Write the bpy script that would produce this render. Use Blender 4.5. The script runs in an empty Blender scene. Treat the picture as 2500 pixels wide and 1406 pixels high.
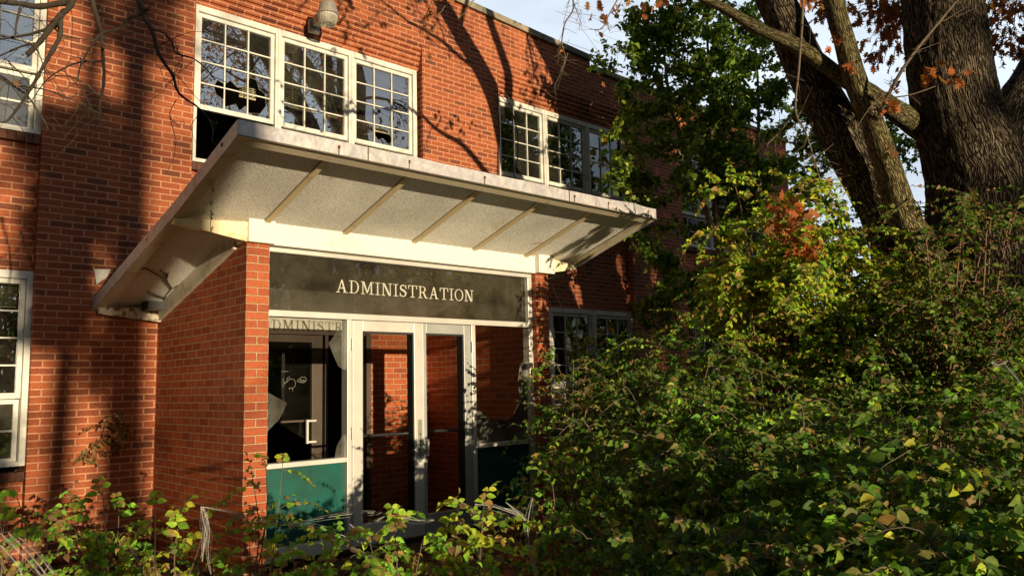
import bpy, math, random
import numpy as np
from mathutils import Vector, Matrix
from mathutils.geometry import tessellate_polygon

# ------------------------------------------------------------------ camera
CAM = Vector((-2.8671, -8.3417, 1.4558))
R_ = Vector((0.73359842, -0.67917019, -0.02369003))
U_ = Vector((-0.06466413, -0.10446287, 0.99242433))
F_ = Vector((0.67649975, 0.72650903, 0.12055174))
FPX = 1953.48
sc = bpy.context.scene
cd = bpy.data.cameras.new("camera"); cam = bpy.data.objects.new("camera", cd)
sc.collection.objects.link(cam)
cam.matrix_world = Matrix(((R_.x, U_.x, -F_.x, CAM.x), (R_.y, U_.y, -F_.y, CAM.y), (R_.z, U_.z, -F_.z, CAM.z), (0, 0, 0, 1)))
cd.sensor_width = 36; cd.lens = 36 * FPX / 2500; cd.clip_start = .05; cd.clip_end = 2000
sc.camera = cam

# ------------------------------------------------------------------ light
SUN_EL = math.radians(6.2); SUN_AZ = math.radians(5.5)      # travel direction: into the wall, drifting to +X
sd = Vector((math.sin(SUN_AZ) * math.cos(SUN_EL), math.cos(SUN_AZ) * math.cos(SUN_EL), -math.sin(SUN_EL)))
sl = bpy.data.lights.new("sun", 'SUN'); sl.energy = 5.0; sl.angle = math.radians(.55); sl.color = (1, .80, .52)
so = bpy.data.objects.new("sun", sl); sc.collection.objects.link(so)
so.rotation_euler = sd.to_track_quat('-Z', 'Y').to_euler(); so.location = (0, -20, 12)
w = bpy.data.worlds.new("World"); sc.world = w; w.use_nodes = True
nt = w.node_tree; nt.nodes.clear()
wo = nt.nodes.new('ShaderNodeOutputWorld'); bg = nt.nodes.new('ShaderNodeBackground')
sky = nt.nodes.new('ShaderNodeTexSky'); sky.sky_type = 'NISHITA'; sky.sun_disc = False
sky.sun_elevation = SUN_EL; sky.sun_rotation = math.atan2(-sd.x, -sd.y); sky.air_density = 1.0; sky.dust_density = .6; sky.ozone_density = 2.0
tc = nt.nodes.new('ShaderNodeTexCoord'); mp = nt.nodes.new('ShaderNodeMapping'); mp.inputs['Scale'].default_value = (1.6, 1.6, 4.5)
nz = nt.nodes.new('ShaderNodeTexNoise'); nz.inputs['Scale'].default_value = 1.6; nz.inputs['Detail'].default_value = 6; nz.inputs['Roughness'].default_value = .55
cr = nt.nodes.new('ShaderNodeValToRGB'); cr.color_ramp.elements[0].position = .30; cr.color_ramp.elements[0].color = (.55, .55, .55, 1); cr.color_ramp.elements[1].position = .70
mx = nt.nodes.new('ShaderNodeMix'); mx.data_type = 'RGBA'; mx.inputs['B'].default_value = (27.0, 30.5, 35, 1)
L = nt.links.new
L(tc.outputs['Generated'], mp.inputs['Vector']); L(mp.outputs[0], nz.inputs['Vector']); L(nz.outputs['Fac'], cr.inputs[0])
dt = nt.nodes.new('ShaderNodeVectorMath'); dt.operation = 'DOT_PRODUCT'; dt.inputs[1].default_value = (.70, .66, .27)
dm = nt.nodes.new('ShaderNodeMapRange'); dm.inputs['From Min'].default_value = .35; dm.inputs['From Max'].default_value = .85; dm.inputs['To Min'].default_value = .05; dm.inputs['To Max'].default_value = 1; dm.interpolation_type = 'SMOOTHSTEP'
ml = nt.nodes.new('ShaderNodeMath'); ml.operation = 'MULTIPLY'
L(tc.outputs['Generated'], dt.inputs[0]); L(dt.outputs['Value'], dm.inputs[0]); 
dt2 = nt.nodes.new('ShaderNodeVectorMath'); dt2.operation = 'DOT_PRODUCT'; dt2.inputs[1].default_value = (.33, -.86, .39)
dm2 = nt.nodes.new('ShaderNodeMapRange'); dm2.inputs['From Min'].default_value = .84; dm2.inputs['From Max'].default_value = .97; dm2.inputs['To Min'].default_value = 0; dm2.inputs['To Max'].default_value = .75; dm2.interpolation_type = 'SMOOTHSTEP'
am = nt.nodes.new('ShaderNodeMath'); am.operation = 'MAXIMUM'
L(tc.outputs['Generated'], dt2.inputs[0]); L(dt2.outputs['Value'], dm2.inputs[0]); L(dm.outputs[0], am.inputs[0]); L(dm2.outputs[0], am.inputs[1])
L(am.outputs[0], ml.inputs[1]); L(cr.outputs[0], ml.inputs[0]); L(ml.outputs[0], mx.inputs['Factor'])
L(sky.outputs[0], mx.inputs['A']); L(mx.outputs['Result'], bg.inputs['Color']); L(bg.outputs[0], wo.inputs[0])
bg.inputs['Strength'].default_value = .028
sc.view_settings.view_transform = 'Standard'; sc.view_settings.look = 'None'
sc.view_settings.exposure = .38; sc.view_settings.gamma = 1
sc.render.engine = 'CYCLES'
sc.cycles.max_bounces = 8; sc.cycles.transparent_max_bounces = 24

# ------------------------------------------------------------------ helpers
rnd = random.Random(7)
def P(px, py, d):
    return CAM + d * (F_ + R_ * ((px - 1250) / FPX) - U_ * ((py - 703) / FPX))
def PY(px, py, Y):
    v = F_ + R_ * ((px - 1250) / FPX) - U_ * ((py - 703) / FPX)
    return CAM + v * ((Y - CAM.y) / v.y)

class MB:
    def __init__(s): s.v = []; s.f = []; s.uv = {}
    def add(s, vs, fs, uvs=None):
        o = len(s.v); s.v += [tuple(v) for v in vs]
        for i, f in enumerate(fs):
            if uvs: s.uv[len(s.f)] = uvs[i]
            s.f.append(tuple(o + k for k in f))
        return s
    def box(s, x0, x1, y0, y1, z0, z1):
        vs = [(x, y, z) for x in (x0, x1) for y in (y0, y1) for z in (z0, z1)]
        return s.add(vs, [(0, 1, 3, 2), (4, 6, 7, 5), (0, 4, 5, 1), (2, 3, 7, 6), (0, 2, 6, 4), (1, 5, 7, 3)])
    def hexa(s, b, t):                       # two quads joined
        return s.add(list(b) + list(t), [(3, 2, 1, 0), (4, 5, 6, 7), (0, 1, 5, 4), (1, 2, 6, 5), (2, 3, 7, 6), (3, 0, 4, 7)])
    def prism_x(s, prof, x0, x1):            # profile in (y,z), counter-clockwise
        n = len(prof); vs = [(x0, y, z) for y, z in prof] + [(x1, y, z) for y, z in prof]
        return s.add(vs, [tuple(range(n)), tuple(range(2 * n - 1, n - 1, -1))] + [(i, i + n, (i + 1) % n + n, (i + 1) % n) for i in range(n)])
    def prism_y(s, prof, y0, y1):            # profile in (x,z)
        n = len(prof); vs = [(x, y0, z) for x, z in prof] + [(x, y1, z) for x, z in prof]
        return s.add(vs, [tuple(range(n)), tuple(range(2 * n - 1, n - 1, -1))] + [(i, i + n, (i + 1) % n + n, (i + 1) % n) for i in range(n)])
    def flat_y(s, loops, y, th=.004):        # polygon with holes in (x,z)
        vv = [[Vector((a, b, 0)) for a, b in lp] for lp in loops]
        tri = tessellate_polygon(vv); fl = [p for lp in loops for p in lp]; n = len(fl)
        vs = [(a, y, b) for a, b in fl] + [(a, y + th, b) for a, b in fl]
        fs = [tuple(t) for t in tri] + [tuple(k + n for k in reversed(t)) for t in tri]
        o = 0
        for lp in loops:
            m = len(lp); fs += [(o + i, o + (i + 1) % m, o + n + (i + 1) % m, o + n + i) for i in range(m)]; o += m
        return s.add(vs, fs)
    def tube(s, pts, rad, n=8, cap=True, jit=0.0):
        pts = [Vector(p) for p in pts]
        if not hasattr(rad, '__len__'): rad = [rad] * len(pts)
        d0 = (pts[1] - pts[0]).normalized()
        a = d0.orthogonal().normalized(); o = len(s.v); L_ = 0; rings = []
        for i, p in enumerate(pts):
            d = (pts[min(i + 1, len(pts) - 1)] - pts[max(i - 1, 0)]).normalized()
            a = (a - d * a.dot(d)); a = a.normalized() if a.length > 1e-6 else d.orthogonal().normalized()
            b = d.cross(a)
            if i: L_ += (p - pts[i - 1]).length
            rings.append(L_)
            for k in range(n):
                t = 2 * math.pi * k / n; q = rad[i] * (1 + (rnd.uniform(-jit, jit) if jit else 0))
                s.v.append(tuple(p + (a * math.cos(t) + b * math.sin(t)) * q))
        rr = max(rad)
        for i in range(len(pts) - 1):
            for k in range(n):
                k2 = (k + 1) % n
                s.uv[len(s.f)] = [(k / n * 6.283 * rr, rings[i]), ((k + 1) / n * 6.283 * rr, rings[i]), ((k + 1) / n * 6.283 * rr, rings[i + 1]), (k / n * 6.283 * rr, rings[i + 1])]
                s.f.append((o + i * n + k, o + i * n + k2, o + (i + 1) * n + k2, o + (i + 1) * n + k))
        if cap:
            s.f.append(tuple(o + k for k in reversed(range(n)))); m = o + (len(pts) - 1) * n
            s.f.append(tuple(m + k for k in range(n)))
        return s
    def build(s, name, mat, parent=None, smooth=False, bevel=0, auto=None):
        me = bpy.data.meshes.new(name); me.from_pydata(s.v, [], s.f)
        uvl = me.uv_layers.new(name='UVMap').data
        co = s.v
        for pi, pol in enumerate(me.polygons):
            if pi in s.uv:
                for li, q in zip(pol.loop_indices, s.uv[pi]): uvl[li].uv = q
            else:
                nx, ny, nzz = (abs(c) for c in pol.normal)
                for li, vi in zip(pol.loop_indices, pol.vertices):
                    x, y, z = co[vi]
                    uvl[li].uv = (x, z) if ny >= nx and ny >= nzz else ((y, z) if nx >= nzz else (x, y))
        if smooth: me.polygons.foreach_set('use_smooth', [True] * len(me.polygons))
        me.materials.append(mat)
        o = bpy.data.objects.new(name, me); sc.collection.objects.link(o)
        if parent: o.parent = parent
        if bevel:
            m = o.modifiers.new('bevel', 'BEVEL'); m.width = bevel; m.segments = 2; m.limit_method = 'ANGLE'
        return o

def empty(name, loc=(0, 0, 0)):
    o = bpy.data.objects.new(name, None); sc.collection.objects.link(o); o.location = loc; o.empty_display_size = .1
    bpy.context.view_layer.update() if False else None
    return o
def tag(o, label=None, cat=None, group=None, kind=None):
    if label: o['label'] = label
    if cat: o['category'] = cat
    if group: o['group'] = group
    if kind: o['kind'] = kind
    return o

# ------------------------------------------------------------------ materials
def new_mat(name):
    m = bpy.data.materials.new(name); m.use_nodes = True
    n = m.node_tree; b = n.nodes['Principled BSDF']; return m, n, b
def nd(n, t, **k):
    x = n.nodes.new(t)
    for a, v in k.items():
        if a in ('_in',):
            for kk, vv in v.items(): x.inputs[kk].default_value = vv
        else: setattr(x, a, v)
    return x
def ramp(n, stops, interp='LINEAR'):
    r = n.nodes.new('ShaderNodeValToRGB'); e = r.color_ramp; e.interpolation = interp
    while len(e.elements) < len(stops): e.elements.new(.5)
    for el, (p, c) in zip(e.elements, stops): el.position = p; el.color = (*c, 1)
    return r
def plain(name, col, rough=.6, metal=0, var=.25, vs=6, bump=.0, bs=60, col2=None, coord='Object', spec=.5, detail=6):
    m, n, b = new_mat(name)
    t = nd(n, 'ShaderNodeTexCoord'); z = nd(n, 'ShaderNodeTexNoise', _in={'Scale': vs, 'Detail': detail, 'Roughness': .6})
    n.links.new(t.outputs[coord], z.inputs['Vector'])
    c2 = col2 or tuple(c * (1 - var) for c in col)
    r = ramp(n, [(.35, c2), (.62, col)]); n.links.new(z.outputs['Fac'], r.inputs[0]); n.links.new(r.outputs[0], b.inputs['Base Color'])
    b.inputs['Roughness'].default_value = rough; b.inputs['Metallic'].default_value = metal
    b.inputs['Specular IOR Level'].default_value = spec
    if bump:
        z2 = nd(n, 'ShaderNodeTexNoise', _in={'Scale': bs, 'Detail': 4}); n.links.new(t.outputs[coord], z2.inputs['Vector'])
        bp = nd(n, 'ShaderNodeBump', _in={'Strength': bump, 'Distance': .01}); n.links.new(z2.outputs['Fac'], bp.inputs['Height']); n.links.new(bp.outputs[0], b.inputs['Normal'])
    return m
def brick_mat(name, bw, rh, offx, offz, stops, mortar, mort2, msize, bumpd, stria=0, rough=.75, warp=.004):
    m, n, b = new_mat(name); ln = n.links.new
    uv = nd(n, 'ShaderNodeUVMap'); mpn = nd(n, 'ShaderNodeMapping', _in={'Location': (offx, offz, 0)})
    ln(uv.outputs[0], mpn.inputs[0])
    wn = nd(n, 'ShaderNodeTexNoise', _in={'Scale': 9.0, 'Detail': 4}); ln(uv.outputs[0], wn.inputs['Vector'])
    vs = nd(n, 'ShaderNodeVectorMath', operation='SUBTRACT'); ln(wn.outputs['Color'], vs.inputs[0]); vs.inputs[1].default_value = (.5, .5, .5)
    vm = nd(n, 'ShaderNodeVectorMath', operation='SCALE'); vm.inputs['Scale'].default_value = warp * 2; ln(vs.outputs[0], vm.inputs[0])
    wn2 = nd(n, 'ShaderNodeTexNoise', _in={'Scale': 70.0, 'Detail': 2}); ln(uv.outputs[0], wn2.inputs['Vector'])
    vs2 = nd(n, 'ShaderNodeVectorMath', operation='SUBTRACT'); ln(wn2.outputs['Color'], vs2.inputs[0]); vs2.inputs[1].default_value = (.5, .5, .5)
    vm2 = nd(n, 'ShaderNodeVectorMath', operation='SCALE'); vm2.inputs['Scale'].default_value = warp * 1.2; ln(vs2.outputs[0], vm2.inputs[0])
    va = nd(n, 'ShaderNodeVectorMath', operation='ADD'); ln(mpn.outputs[0], va.inputs[0]); ln(vm.outputs[0], va.inputs[1])
    va2 = nd(n, 'ShaderNodeVectorMath', operation='ADD'); ln(va.outputs[0], va2.inputs[0]); ln(vm2.outputs[0], va2.inputs[1])
    br = nd(n, 'ShaderNodeTexBrick', offset=.5, offset_frequency=2, squash=1)
    for k, v in {'Color1': (0, 0, 0, 1), 'Color2': (1, 1, 1, 1), 'Mortar': (.5, .5, .5, 1), 'Scale': 1, 'Mortar Size': msize, 'Mortar Smooth': .35, 'Brick Width': bw, 'Row Height': rh, 'Bias': 0}.items(): br.inputs[k].default_value = v
    ln(va2.outputs[0], br.inputs['Vector'])
    cr_ = ramp(n, stops); ln(br.outputs['Color'], cr_.inputs[0])
    fine = nd(n, 'ShaderNodeTexNoise', _in={'Scale': 45, 'Detail': 5, 'Roughness': .65}); ln(uv.outputs[0], fine.inputs['Vector'])
    big = nd(n, 'ShaderNodeTexNoise', _in={'Scale': 1.1, 'Detail': 5, 'Roughness': .6}); ln(uv.outputs[0], big.inputs['Vector'])
    mr = nd(n, 'ShaderNodeMapRange', _in={'From Min': .3, 'From Max': .7, 'To Min': .72, 'To Max': 1.18}); ln(fine.outputs['Fac'], mr.inputs[0])
    mr2 = nd(n, 'ShaderNodeMapRange', _in={'From Min': .3, 'From Max': .7, 'To Min': .74, 'To Max': 1.12}); ln(big.outputs['Fac'], mr2.inputs[0])
    mu = nd(n, 'ShaderNodeMath', operation='MULTIPLY'); ln(mr.outputs[0], mu.inputs[0]); ln(mr2.outputs[0], mu.inputs[1])
    bc = nd(n, 'ShaderNodeVectorMath', operation='SCALE'); ln(cr_.outputs[0], bc.inputs[0]); ln(mu.outputs[0], bc.inputs['Scale'])
    mc = ramp(n, [(.35, mort2), (.65, mortar)]); ln(fine.outputs['Fac'], mc.inputs[0])
    mixc = nd(n, 'ShaderNodeMix', data_type='RGBA'); ln(br.outputs['Fac'], mixc.inputs['Factor']); ln(bc.outputs[0], mixc.inputs['A']); ln(mc.outputs[0], mixc.inputs['B'])
    st_ = nd(n, 'ShaderNodeTexNoise', _in={'Scale': .9, 'Detail': 8, 'Roughness': .72, 'Distortion': .6}); mps = nd(n, 'ShaderNodeMapping', _in={'Scale': (1.6, .8, 1), 'Location': (3.1, 1.7, 0)}); ln(uv.outputs[0], mps.inputs[0]); ln(mps.outputs[0], st_.inputs['Vector'])
    sr = ramp(n, [(.30, (.40, .38, .36)), (.42, (1, 1, 1)), (.64, (1, 1, 1)), (.78, (1.2, 1.25, 1.25))]); ln(st_.outputs['Fac'], sr.inputs[0])
    sm = nd(n, 'ShaderNodeMix', data_type='RGBA', blend_type='MULTIPLY'); sm.inputs['Factor'].default_value = .8; ln(mixc.outputs['Result'], sm.inputs['A']); ln(sr.outputs[0], sm.inputs['B'])
    ln(sm.outputs['Result'], b.inputs['Base Color'])
    b.inputs['Roughness'].default_value = rough; b.inputs['Specular IOR Level'].default_value = .25
    inv = nd(n, 'ShaderNodeMath', operation='SUBTRACT'); inv.inputs[0].default_value = 1; ln(br.outputs['Fac'], inv.inputs[1])
    ad = nd(n, 'ShaderNodeMath', operation='MULTIPLY_ADD'); ln(fine.outputs['Fac'], ad.inputs[0]); ad.inputs[1].default_value = .35; ln(inv.outputs[0], ad.inputs[2])
    last = ad
    if stria:
        mp2 = nd(n, 'ShaderNodeMapping', _in={'Scale': (170, 6, 1)}); ln(uv.outputs[0], mp2.inputs[0])
        sn = nd(n, 'ShaderNodeTexNoise', _in={'Scale': 1, 'Detail': 2}); ln(mp2.outputs[0], sn.inputs['Vector'])
        a2 = nd(n, 'ShaderNodeMath', operation='MULTIPLY_ADD'); ln(sn.outputs['Fac'], a2.inputs[0]); a2.inputs[1].default_value = stria; ln(ad.outputs[0], a2.inputs[2]); last = a2
    bp = nd(n, 'ShaderNodeBump', _in={'Strength': 1, 'Distance': bumpd}); ln(last.outputs[0], bp.inputs['Height']); ln(bp.outputs[0], b.inputs['Normal'])
    return m

M = {}
M['brick'] = brick_mat('wall_brick', .2, .06585, .0128, .0585,
    [(0, (.155, .052, .027)), (.16, (.23, .060, .027)), (.45, (.32, .078, .029)), (.8, (.38, .104, .038)), (1, (.25, .066, .029))],
    (.54, .25, .135), (.40, .17, .09), .0100, .006)
M['brick2'] = brick_mat('porch_brick', .2032, .0677, .001, .0537,
    [(0, (.26, .054, .018)), (.4, (.36, .078, .024)), (.8, (.43, .102, .030)), (1, (.29, .060, .020))],
    (.52, .38, .23), (.36, .23, .13), .0050, .005, stria=.5, rough=.55, warp=.0015)
M['white'] = plain('white_paint', (.64, .60, .52), .55, var=.22, vs=5, bump=.15, bs=40)
M['winframe'] = plain('window_frame_paint', (.68, .67, .61), .5, var=.25, vs=8)
M['beam'] = plain('cream_beam_paint', (.72, .70, .63), .5, var=.22, vs=5, bump=.2, bs=30)
M['alu'] = plain('aluminium_frame', (.62, .61, .57), .42, metal=.3, var=.15, vs=4)
M['alu_dark'] = plain('dark_aluminium', (.40, .41, .40), .45, metal=.35, var=.15, vs=5)  # darker aluminium: hinges, and the right leaf with its shade painted in
M['bronze'] = plain('brown_aluminium', (.085, .064, .048), .45, metal=.3, var=.2)
M['black'] = plain('black_rubber', (.018, .018, .018), .5)
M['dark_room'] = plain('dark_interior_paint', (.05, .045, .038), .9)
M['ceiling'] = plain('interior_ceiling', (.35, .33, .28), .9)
M['trim'] = plain('tan_trim_paint', (.66, .58, .42), .6, col2=(.48, .37, .20), vs=5, bump=.2)
M['concrete'] = plain('coping_concrete', (.30, .26, .19), .9, col2=(.12, .11, .085), vs=3, bump=.4, bs=30)
M['green'] = plain('green_panel', (.0, .085, .066), .4, col2=(.004, .050, .040), vs=4)
M['bark'] = None
# galvanised fascia
def fascia_mat():
    m, n, b = new_mat('fascia_metal'); ln = n.links.new
    t = nd(n, 'ShaderNodeTexCoord'); z = nd(n, 'ShaderNodeTexNoise', _in={'Scale': 7, 'Detail': 2, 'Distortion': 2.2}); ln(t.outputs['Object'], z.inputs['Vector'])
    r = ramp(n, [(.3, (.40, .39, .41)), (.5, (.48, .47, .49)), (.68, (.60, .57, .55))]); ln(z.outputs['Fac'], r.inputs[0])
    mp_ = nd(n, 'ShaderNodeMapping', _in={'Scale': (11, 11, .7)}); ln(t.outputs['Object'], mp_.inputs[0])
    z2 = nd(n, 'ShaderNodeTexNoise', _in={'Scale': 1, 'Detail': 3}); ln(mp_.outputs[0], z2.inputs['Vector'])
    r2 = ramp(n, [(.66, (0, 0, 0)), (.75, (1, 1, 1))]); ln(z2.outputs['Fac'], r2.inputs[0])
    mi = nd(n, 'ShaderNodeMix', data_type='RGBA'); ln(r2.outputs[0], mi.inputs['Factor']); ln(r.outputs[0], mi.inputs['A']); mi.inputs['B'].default_value = (.20, .12, .07, 1)
    ln(mi.outputs['Result'], b.inputs['Base Color']); b.inputs['Metallic'].default_value = .2; b.inputs['Roughness'].default_value = .42
    z3 = nd(n, 'ShaderNodeTexNoise', _in={'Scale': 9, 'Detail': 2}); ln(t.outputs['Object'], z3.inputs['Vector'])
    bp = nd(n, 'ShaderNodeBump', _in={'Strength': .5, 'Distance': .02}); ln(z3.outputs['Fac'], bp.inputs['Height']); ln(bp.outputs[0], b.inputs['Normal'])
    return m
M['fascia'] = fascia_mat()
def rusty(name, base, rust, lo=.5, hi=.62, sc_=7):
    m, n, b = new_mat(name); ln = n.links.new
    t = nd(n, 'ShaderNodeTexCoord'); z = nd(n, 'ShaderNodeTexNoise', _in={'Scale': sc_, 'Detail': 7, 'Roughness': .7}); ln(t.outputs['Object'], z.inputs['Vector'])
    r = ramp(n, [(lo, base), ((lo + hi) / 2, tuple((a + c) / 2 for a, c in zip(base, rust))), (hi, rust)]); ln(z.outputs['Fac'], r.inputs[0]); ln(r.outputs[0], b.inputs['Base Color'])
    b.inputs['Roughness'].default_value = .6
    bp = nd(n, 'ShaderNodeBump', _in={'Strength': .4, 'Distance': .006}); ln(z.outputs['Fac'], bp.inputs['Height']); ln(bp.outputs[0], b.inputs['Normal'])
    return m
M['bracket'] = rusty('stained_bracket_paint', (.80, .68, .44), (.45, .25, .07), .52, .72)
M['bracket_rust'] = rusty('peeling_bracket_paint', (.62, .55, .42), (.13, .045, .015), .44, .56, 12)
M['sidetrim'] = rusty('weathered_white_trim', (.58, .53, .42), (.22, .16, .09), .5, .75, 5)
M['rust'] = plain('rust', (.16, .06, .02), .9)
M['beam'] = rusty('chipped_cream_beam_paint', (.72, .70, .63), (.36, .29, .18), .62, .80, 9)
M['trim'] = rusty('stained_tan_trim_paint', (.64, .57, .42), (.30, .19, .09), .56, .74, 6)
M['batten'] = rusty('tan_batten_paint', (.66, .54, .32), (.36, .22, .09), .55, .76, 6)
def stucco():
    m, n, b = new_mat('rough_stucco'); ln = n.links.new
    t = nd(n, 'ShaderNodeTexCoord'); z = nd(n, 'ShaderNodeTexNoise', _in={'Scale': 60, 'Detail': 5, 'Roughness': .7}); ln(t.outputs['Object'], z.inputs['Vector'])
    big = nd(n, 'ShaderNodeTexNoise', _in={'Scale': 1.5, 'Detail': 4}); ln(t.outputs['Object'], big.inputs['Vector'])
    r = ramp(n, [(.34, (.50, .48, .40)), (.50, (.86, .85, .79))]); ln(z.outputs['Fac'], r.inputs[0])
    mr = nd(n, 'ShaderNodeMapRange', _in={'From Min': .3, 'From Max': .7, 'To Min': .8, 'To Max': 1.1}); ln(big.outputs['Fac'], mr.inputs[0])
    s = nd(n, 'ShaderNodeVectorMath', operation='SCALE'); ln(r.outputs[0], s.inputs[0]); ln(mr.outputs[0], s.inputs['Scale']); 
    sn = nd(n, 'ShaderNodeTexNoise', _in={'Scale': 2.3, 'Detail': 9, 'Roughness': .7, 'Distortion': .8}); ln(t.outputs['Object'], sn.inputs['Vector'])
    sr = ramp(n, [(.27, (.50, .40, .27)), (.34, (.82, .75, .62)), (.41, (1, 1, 1))]); ln(sn.outputs['Fac'], sr.inputs[0])
    sx_ = nd(n, 'ShaderNodeVectorMath', operation='MULTIPLY'); ln(s.outputs[0], sx_.inputs[0]); ln(sr.outputs[0], sx_.inputs[1]); ln(sx_.outputs[0], b.inputs['Base Color'])
    b.inputs['Roughness'].default_value = .95
    bp = nd(n, 'ShaderNodeBump', _in={'Strength': 1, 'Distance': .012}); ln(z.outputs['Fac'], bp.inputs['Height']); ln(bp.outputs[0], b.inputs['Normal'])
    return m
M['stucco'] = stucco()
def glass(name, refl=1.0, dust=.03, dustcol=(.5, .47, .38), tint=(.93, .95, .93)):
    m = bpy.data.materials.new(name); m.use_nodes = True; n = m.node_tree; n.nodes.clear(); ln = n.links.new
    o = n.nodes.new('ShaderNodeOutputMaterial'); tr = n.nodes.new('ShaderNodeBsdfTransparent'); tr.inputs[0].default_value = (*tint, 1)
    gl = n.nodes.new('ShaderNodeBsdfGlossy'); gl.inputs['Roughness'].default_value = .0
    fr = n.nodes.new('ShaderNodeFresnel'); fr.inputs['IOR'].default_value = 1.55
    mu = nd(n, 'ShaderNodeMath', operation='MULTIPLY', use_clamp=True); ln(fr.outputs[0], mu.inputs[0]); mu.inputs[1].default_value = refl
    mi = n.nodes.new('ShaderNodeMixShader'); ln(mu.outputs[0], mi.inputs[0]); ln(tr.outputs[0], mi.inputs[1]); ln(gl.outputs[0], mi.inputs[2])
    df = n.nodes.new('ShaderNodeBsdfDiffuse'); df.inputs[0].default_value = (*dustcol, 1)
    t = nd(n, 'ShaderNodeTexCoord'); z = nd(n, 'ShaderNodeTexNoise', _in={'Scale': 4, 'Detail': 7, 'Roughness': .65}); ln(t.outputs['Object'], z.inputs['Vector'])
    mr = nd(n, 'ShaderNodeMapRange', _in={'From Min': .35, 'From Max': .7, 'To Min': dust * .4, 'To Max': dust * 1.8}); ln(z.outputs['Fac'], mr.inputs[0])
    m2 = n.nodes.new('ShaderNodeMixShader'); ln(mr.outputs[0], m2.inputs[0]); ln(mi.outputs[0], m2.inputs[1]); ln(df.outputs[0], m2.inputs[2]); ln(m2.outputs[0], o.inputs[0])
    bz = nd(n, 'ShaderNodeTexNoise', _in={'Scale': 1.3, 'Detail': 1}); ln(t.outputs['Object'], bz.inputs['Vector'])
    bp = nd(n, 'ShaderNodeBump', _in={'Strength': .15, 'Distance': .02}); ln(bz.outputs['Fac'], bp.inputs['Height']); ln(bp.outputs[0], gl.inputs['Normal'])
    return m
M['glass'] = glass('window_glass', 6.5, .012)
M['glass_dirty'] = glass('dirty_window_glass', 2.0, .06)
M['glass_inner'] = glass('smeared_inner_glass', .6, .004)
M['glass_sign'] = glass('sign_glass', 1.1, .042, (.42, .38, .28), (.72, .72, .70))
M['glass_shard'] = glass('dusty_broken_glass', 1.0, .07, (.5, .48, .42))
M['blind'] = plain('blind_slats', (.62, .58, .38), .6, var=.1)
M['letters'] = plain('sign_letter_vinyl', (.48, .46, .38), .6, var=.1)
M['chalk'] = plain('chalk', (.42, .42, .36), .9)
M['lampgrey'] = plain('lamp_housing_paint', (.36, .33, .28), .5, metal=.3)
M['dark_brown'] = plain('dark_brown_matte', (.12, .10, .07), .9)  # fascia seams, vine remains and the dark lines painted beside the battens
M['web'] = plain('white_webbing', (.50, .50, .47), .8, var=.1)
M['cord'] = plain('cord_and_leaf_debris', (.42, .38, .28), .9)
M['berry'] = plain('red_berry', (.45, .01, .008), .3)

def bark(name, c1, c2, sx=9, sy=2.2, d=.05):
    m, n, b = new_mat(name); ln = n.links.new
    uv = nd(n, 'ShaderNodeUVMap'); wz = nd(n, 'ShaderNodeTexNoise', _in={'Scale': 3, 'Detail': 3}); ln(uv.outputs[0], wz.inputs['Vector'])
    wsc = nd(n, 'ShaderNodeVectorMath', operation='SCALE'); wsc.inputs['Scale'].default_value = 2.2; ln(wz.outputs['Color'], wsc.inputs[0])
    mp_ = nd(n, 'ShaderNodeMapping', _in={'Scale': (sx, sy, 1)}); ln(uv.outputs[0], mp_.inputs[0])
    ad = nd(n, 'ShaderNodeVectorMath', operation='ADD'); ln(mp_.outputs[0], ad.inputs[0]); ln(wsc.outputs[0], ad.inputs[1])
    v = nd(n, 'ShaderNodeTexVoronoi', feature='DISTANCE_TO_EDGE', _in={'Scale': 2.6, 'Randomness': 1}); ln(ad.outputs[0], v.inputs['Vector'])
    z = nd(n, 'ShaderNodeTexNoise', _in={'Scale': 3, 'Detail': 8, 'Roughness': .7}); ln(ad.outputs[0], z.inputs['Vector'])
    m1 = nd(n, 'ShaderNodeMapRange', _in={'From Min': 0, 'From Max': .28, 'To Min': 0, 'To Max': 1}); ln(v.outputs['Distance'], m1.inputs[0])
    a2 = nd(n, 'ShaderNodeMath', operation='MULTIPLY_ADD'); ln(z.outputs['Fac'], a2.inputs[0]); a2.inputs[1].default_value = .9; ln(m1.outputs[0], a2.inputs[2])
    r = ramp(n, [(.35, c1), (1.25 / 1.5, c2)]); 
    m3 = nd(n, 'ShaderNodeMath', operation='MULTIPLY'); ln(a2.outputs[0], m3.inputs[0]); m3.inputs[1].default_value = .6; ln(m3.outputs[0], r.inputs[0])
    ln(r.outputs[0], b.inputs['Base Color']); b.inputs['Roughness'].default_value = .95; b.inputs['Specular IOR Level'].default_value = .15
    bp = nd(n, 'ShaderNodeBump', _in={'Strength': 1, 'Distance': d}); ln(a2.outputs[0], bp.inputs['Height']); ln(bp.outputs[0], b.inputs['Normal'])
    return m
M['bark'] = bark('oak_bark', (.024, .018, .012), (.235, .19, .13), 9, 1.9, .07)
M['bark_g'] = bark('greenish_bark', (.05, .044, .02), (.36, .31, .15), 16, 4, .035)
M['twig'] = plain('twig_bark', (.16, .12, .08), .9, var=.4, vs=20)
M['twig_red'] = plain('reddish_twig_bark', (.20, .11, .07), .9, var=.3, vs=20)

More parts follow.
